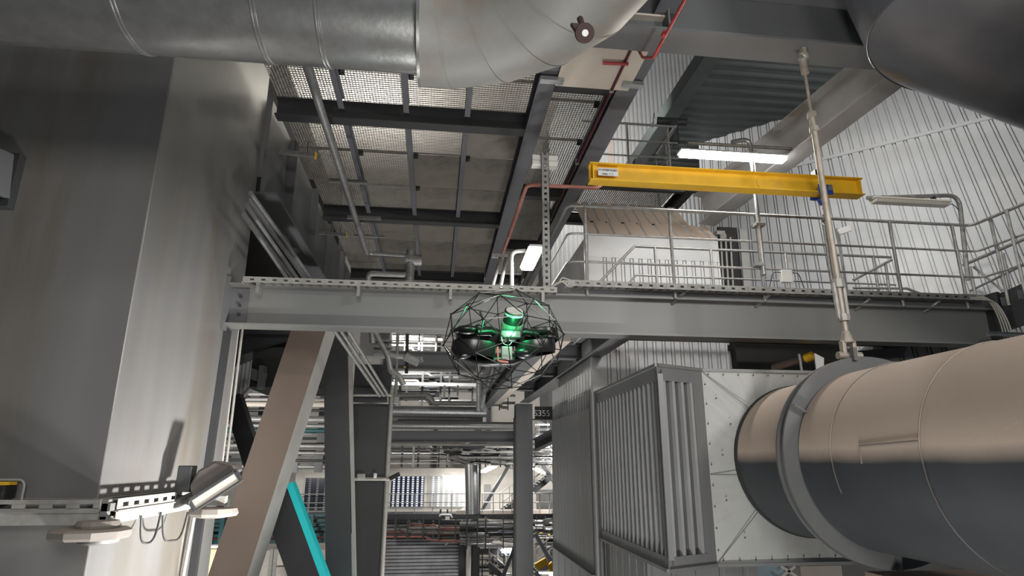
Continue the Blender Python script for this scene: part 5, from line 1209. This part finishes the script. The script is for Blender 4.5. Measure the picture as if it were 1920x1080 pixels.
# far upper background: panelled wall and purlins
struct('wall_far_2', MB().box(-14, 6, 36.5, 36.7, -3, 12), 'wall')
for i, x in enumerate((-9, -6, -3, 0, 3)): single('wall_column', MB().box(x-.12, x+.12, 36.2, 36.5, -3, 12), 'greyd', 'thin dark wall post on the far white wall, %s from the left' % ('first', 'second', 'third', 'fourth', 'fifth')[i], 'post')
# things glimpsed above and below the duct box at right
single('dark_casing', MB().box(5.15, 12, 10.2, 10.4, .9, 2.4), 'blackm', 'black panel painted as the dark recess between crossbeam and duct box at right', 'casing')  # black sheet standing in for shade below the crossbeam
g = thing('pipe_stub', 'dusty pipe end and white plate lying on top of the duct box', 'pipe', tuple(P(1470, 690, Y=9)))
build('pipe_run', MB().tube([P(1450, 690, Y=9.4), P(1520, 668, Y=8.8)], .06, 12), 'brown', g, True)
build('pipe_cap', MB().tube([P(1510, 672, Y=8.85), P(1524, 667, Y=8.75)], .07, 12), 'yellow', g, True)
build('white_plate', MB().hexa([P(1527, 662, Y=8.6), P(1545, 671, Y=8.6), P(1545, 696, Y=8.6), P(1531, 695, Y=8.6)]+[p+V((0, .02, 0)) for p in (P(1527, 662, Y=8.6), P(1545, 671, Y=8.6), P(1545, 696, Y=8.6), P(1531, 695, Y=8.6))]), 'white', g)
build('post', MB().tube([P(1498, 664, Y=8.7), P(1503, 695, Y=8.7)], .02, 8), 'pale', g)
for i, (q0, q1) in enumerate((((1672, 694), (1760, 700)), ((1750, 680), (1810, 680)))): single('cable_tray', MB().bar(P(*q0, Y=9.8), P(*q1, Y=9.8), .2, .03), 'galvd', 'small slotted strip in the dark behind the round duct, %s' % ('lower', 'upper')[i], 'cable tray')
single('steel_beam', MB().bar(P(1600, 668, Y=9.6), P(1760, 655, Y=9.6), .1, .16), 'greyb', 'grey sloping beam in the dark behind the clevis', 'beam')
# right end steelwork at the crossbeam end
g = thing('end_bracket', 'dark bracket and short channel where the crossbeam meets the right edge', 'bracket', tuple(P(1880, 640, Y=8.0)))
build('end_plate', MB().box(8.3, 8.36, 8.1, 8.6, 1.5, 2.5), 'greyd', g)
a = P(1850, 627, Y=7.9); build('channel', MB().channel((a.x, 7.9, a.z), (a.x+2.2, 7.9, a.z), .06, .06, .004), 'galv', g)
build('side_beam', MB().bar(P(1870, 590, Y=8.3), P(2000, 540, Y=7.0), .1, .55), 'greyd', g)
# glimpse under the duct box
g = thing('far_cabinet', 'pale blue cabinet glimpsed under the duct box', 'cabinet', tuple(P(1430, 1085, Y=14)))
build('cabinet', pbox(1405, 1062, 1475, 1120, 14, .5), mat('pale_blue_paint', (.40, .52, .60), .6), g)
build('cream_panel', pbox(1500, 1062, 1585, 1120, 14.1, .5), 'cream', g)
build('strut_lattice', MB().bar(P(1460, 1085, Y=13.5), P(1490, 1062, Y=13.5), .05, .05).bar(P(1465, 1062, Y=13.5), P(1500, 1085, Y=13.5), .05, .05), 'white', g)

single('dark_casing', MB().box(-9, -2.8, 16, 16.4, 2.2, 7.4), 'blackm', 'black panel painted as the dark void behind the three bright pipes under the plate girder', 'casing')  # black sheet added so the space behind reads as unlit

def rack(label, x0, x1, y0, y1, Y, n, seed, posts=3, slope=0, mats=('galvd', 'greyd', 'tray', 'galv', 'greyd')):
    rr = random.Random(seed); g = thing('pipe_rack', label, 'pipe rack', tuple(P((x0+x1)/2, y1, Y=Y)))
    for i in range(n):
        y = y0+(y1-y0)*(i+rr.random()*.7)/n; a = x0+rr.choice((0, 0, 0, .3))*(x1-x0); b = x1-rr.choice((0, 0, .25, .5))*(x1-x0)
        pts = [(a, y), (b, y+slope)] if rr.random() < .6 else [(a, y), (a+(b-a)*.55, y), (a+(b-a)*.6, y+rr.uniform(4, 9)), (b, y+rr.uniform(4, 9))]
        build('rack_pipe', ptube(pts, Y+.25*rr.random(), rr.uniform(.02, .07), 8, fr=.12 if len(pts) > 2 else 0), mats[rr.randrange(len(mats))], g, True)
    for k in range(posts):
        x = x0+(x1-x0)*(k+.2+.6*rr.random())/posts; build('rack_post', pbox(x-.8, y0-4, x+.8, y1+4, Y-.1, .06), 'greyd', g)
    return g
rack('thin pipes and hangers between the stencilled beam and the U bend pipe', 738, 900, 700, 756, 26.5, 9, 3, 5)
rack('thin pipes between the foil pipes and the slim far column', 905, 966, 700, 765, 23.5, 9, 4, 3)
rack('thin pipes and hangers under the dark tie beam, left part', 734, 862, 832, 872, 27, 9, 5, 4)
rack('thin pipes right of the silver riser top under the tie beam', 900, 968, 832, 872, 26.4, 10, 6, 3)
rack('clutter of small pipes right of the slim column above the stairs', 1003, 1058, 790, 872, 25.5, 16, 7, 4)
rack('small pipes right of the slim column below walkway level', 1003, 1060, 972, 1035, 26.3, 14, 8, 4)
rack('small pipes in front of the pipe rack above the shutter', 722, 862, 974, 1008, 27.2, 10, 9, 5, mats=('galvd', 'greyd', 'redd', 'greyd'))
rack('small pipes between riser and slim column below walkway level', 862, 970, 974, 1026, 27.0, 14, 10, 5)
rack('dim pipes behind the brown brace below the black duct box', 400, 612, 732, 882, 26, 20, 11, 6, mats=('galvd', 'greyd', 'greyd', 'tray'))
rack('dim pipes below the crossbeam right of the dark column', 735, 830, 622, 655, 25.6, 6, 12, 3)
rack('clutter at the bottom between shutter and slim column', 895, 968, 1035, 1085, 29, 9, 13, 4)

g = thing('dark_gap', 'black panel painted as a dark gap, with pale vertical strips, between the white casing and the sloping wall', 'gap', tuple(P(1370, 548, Y=10.7)))
build('gap_shade', pbox(1346, 425, 1394, 548, 10.75, .05), 'blackm', g)  # darkness of the gap painted as a black sheet
for x_ in (1357, 1366, 1375): build('strip', MB().bar(P(x_-6, 445, Y=10.7), P(x_, 548, Y=10.7), .03, .03), 'pale', g)
build('side_panel', MB().bar(P(1392, 430, Y=10.68), P(1402, 548, Y=10.68), .14, .03, (0, 1, 0)), 'greylight', g)
build('pulley', pbox(1344, 432, 1360, 440, 10.6, .1).tube([P(1356, 442, Y=10.6), P(1356, 442, Y=10.7)], .06, 12), 'pale', g)
q = P(4, 922, Y=5.7)
g = thing('hose_coupling', 'black hose coupling with a yellow top at the left edge above the tray', 'coupling', tuple(q))
build('coupling_body', MB().box(q.x-.3, q.x+.03, 5.68, 5.84, q.z-.10, q.z+.05), 'blackm', g, bevel=.02)
build('yellow_top', MB().box(q.x-.3, q.x+.04, 5.70, 5.80, q.z+.05, q.z+.075), 'yellow', g)
build('grey_conduit', MB().tube(fillet([q+V((-.3, .08, .09)), q+V((.11, .08, .09)), q+V((.11, .08, -.14))], .06), .010, 8), 'greylight', g, True)

for i, (px, py, w_) in enumerate(((1047, 152, .16), (1198, 160, .14))):
    q = P(px-12, py, Z=5.0)
    single('beam_clip', MB().box(q.x-w_, q.x+w_, q.y-.04, q.y+.06, 4.99, 5.05), 'galv', ('small galvanised channel under the long beam left of the cream panel', 'small galvanised channel under the long beam right of the cream panel')[i], 'clip')
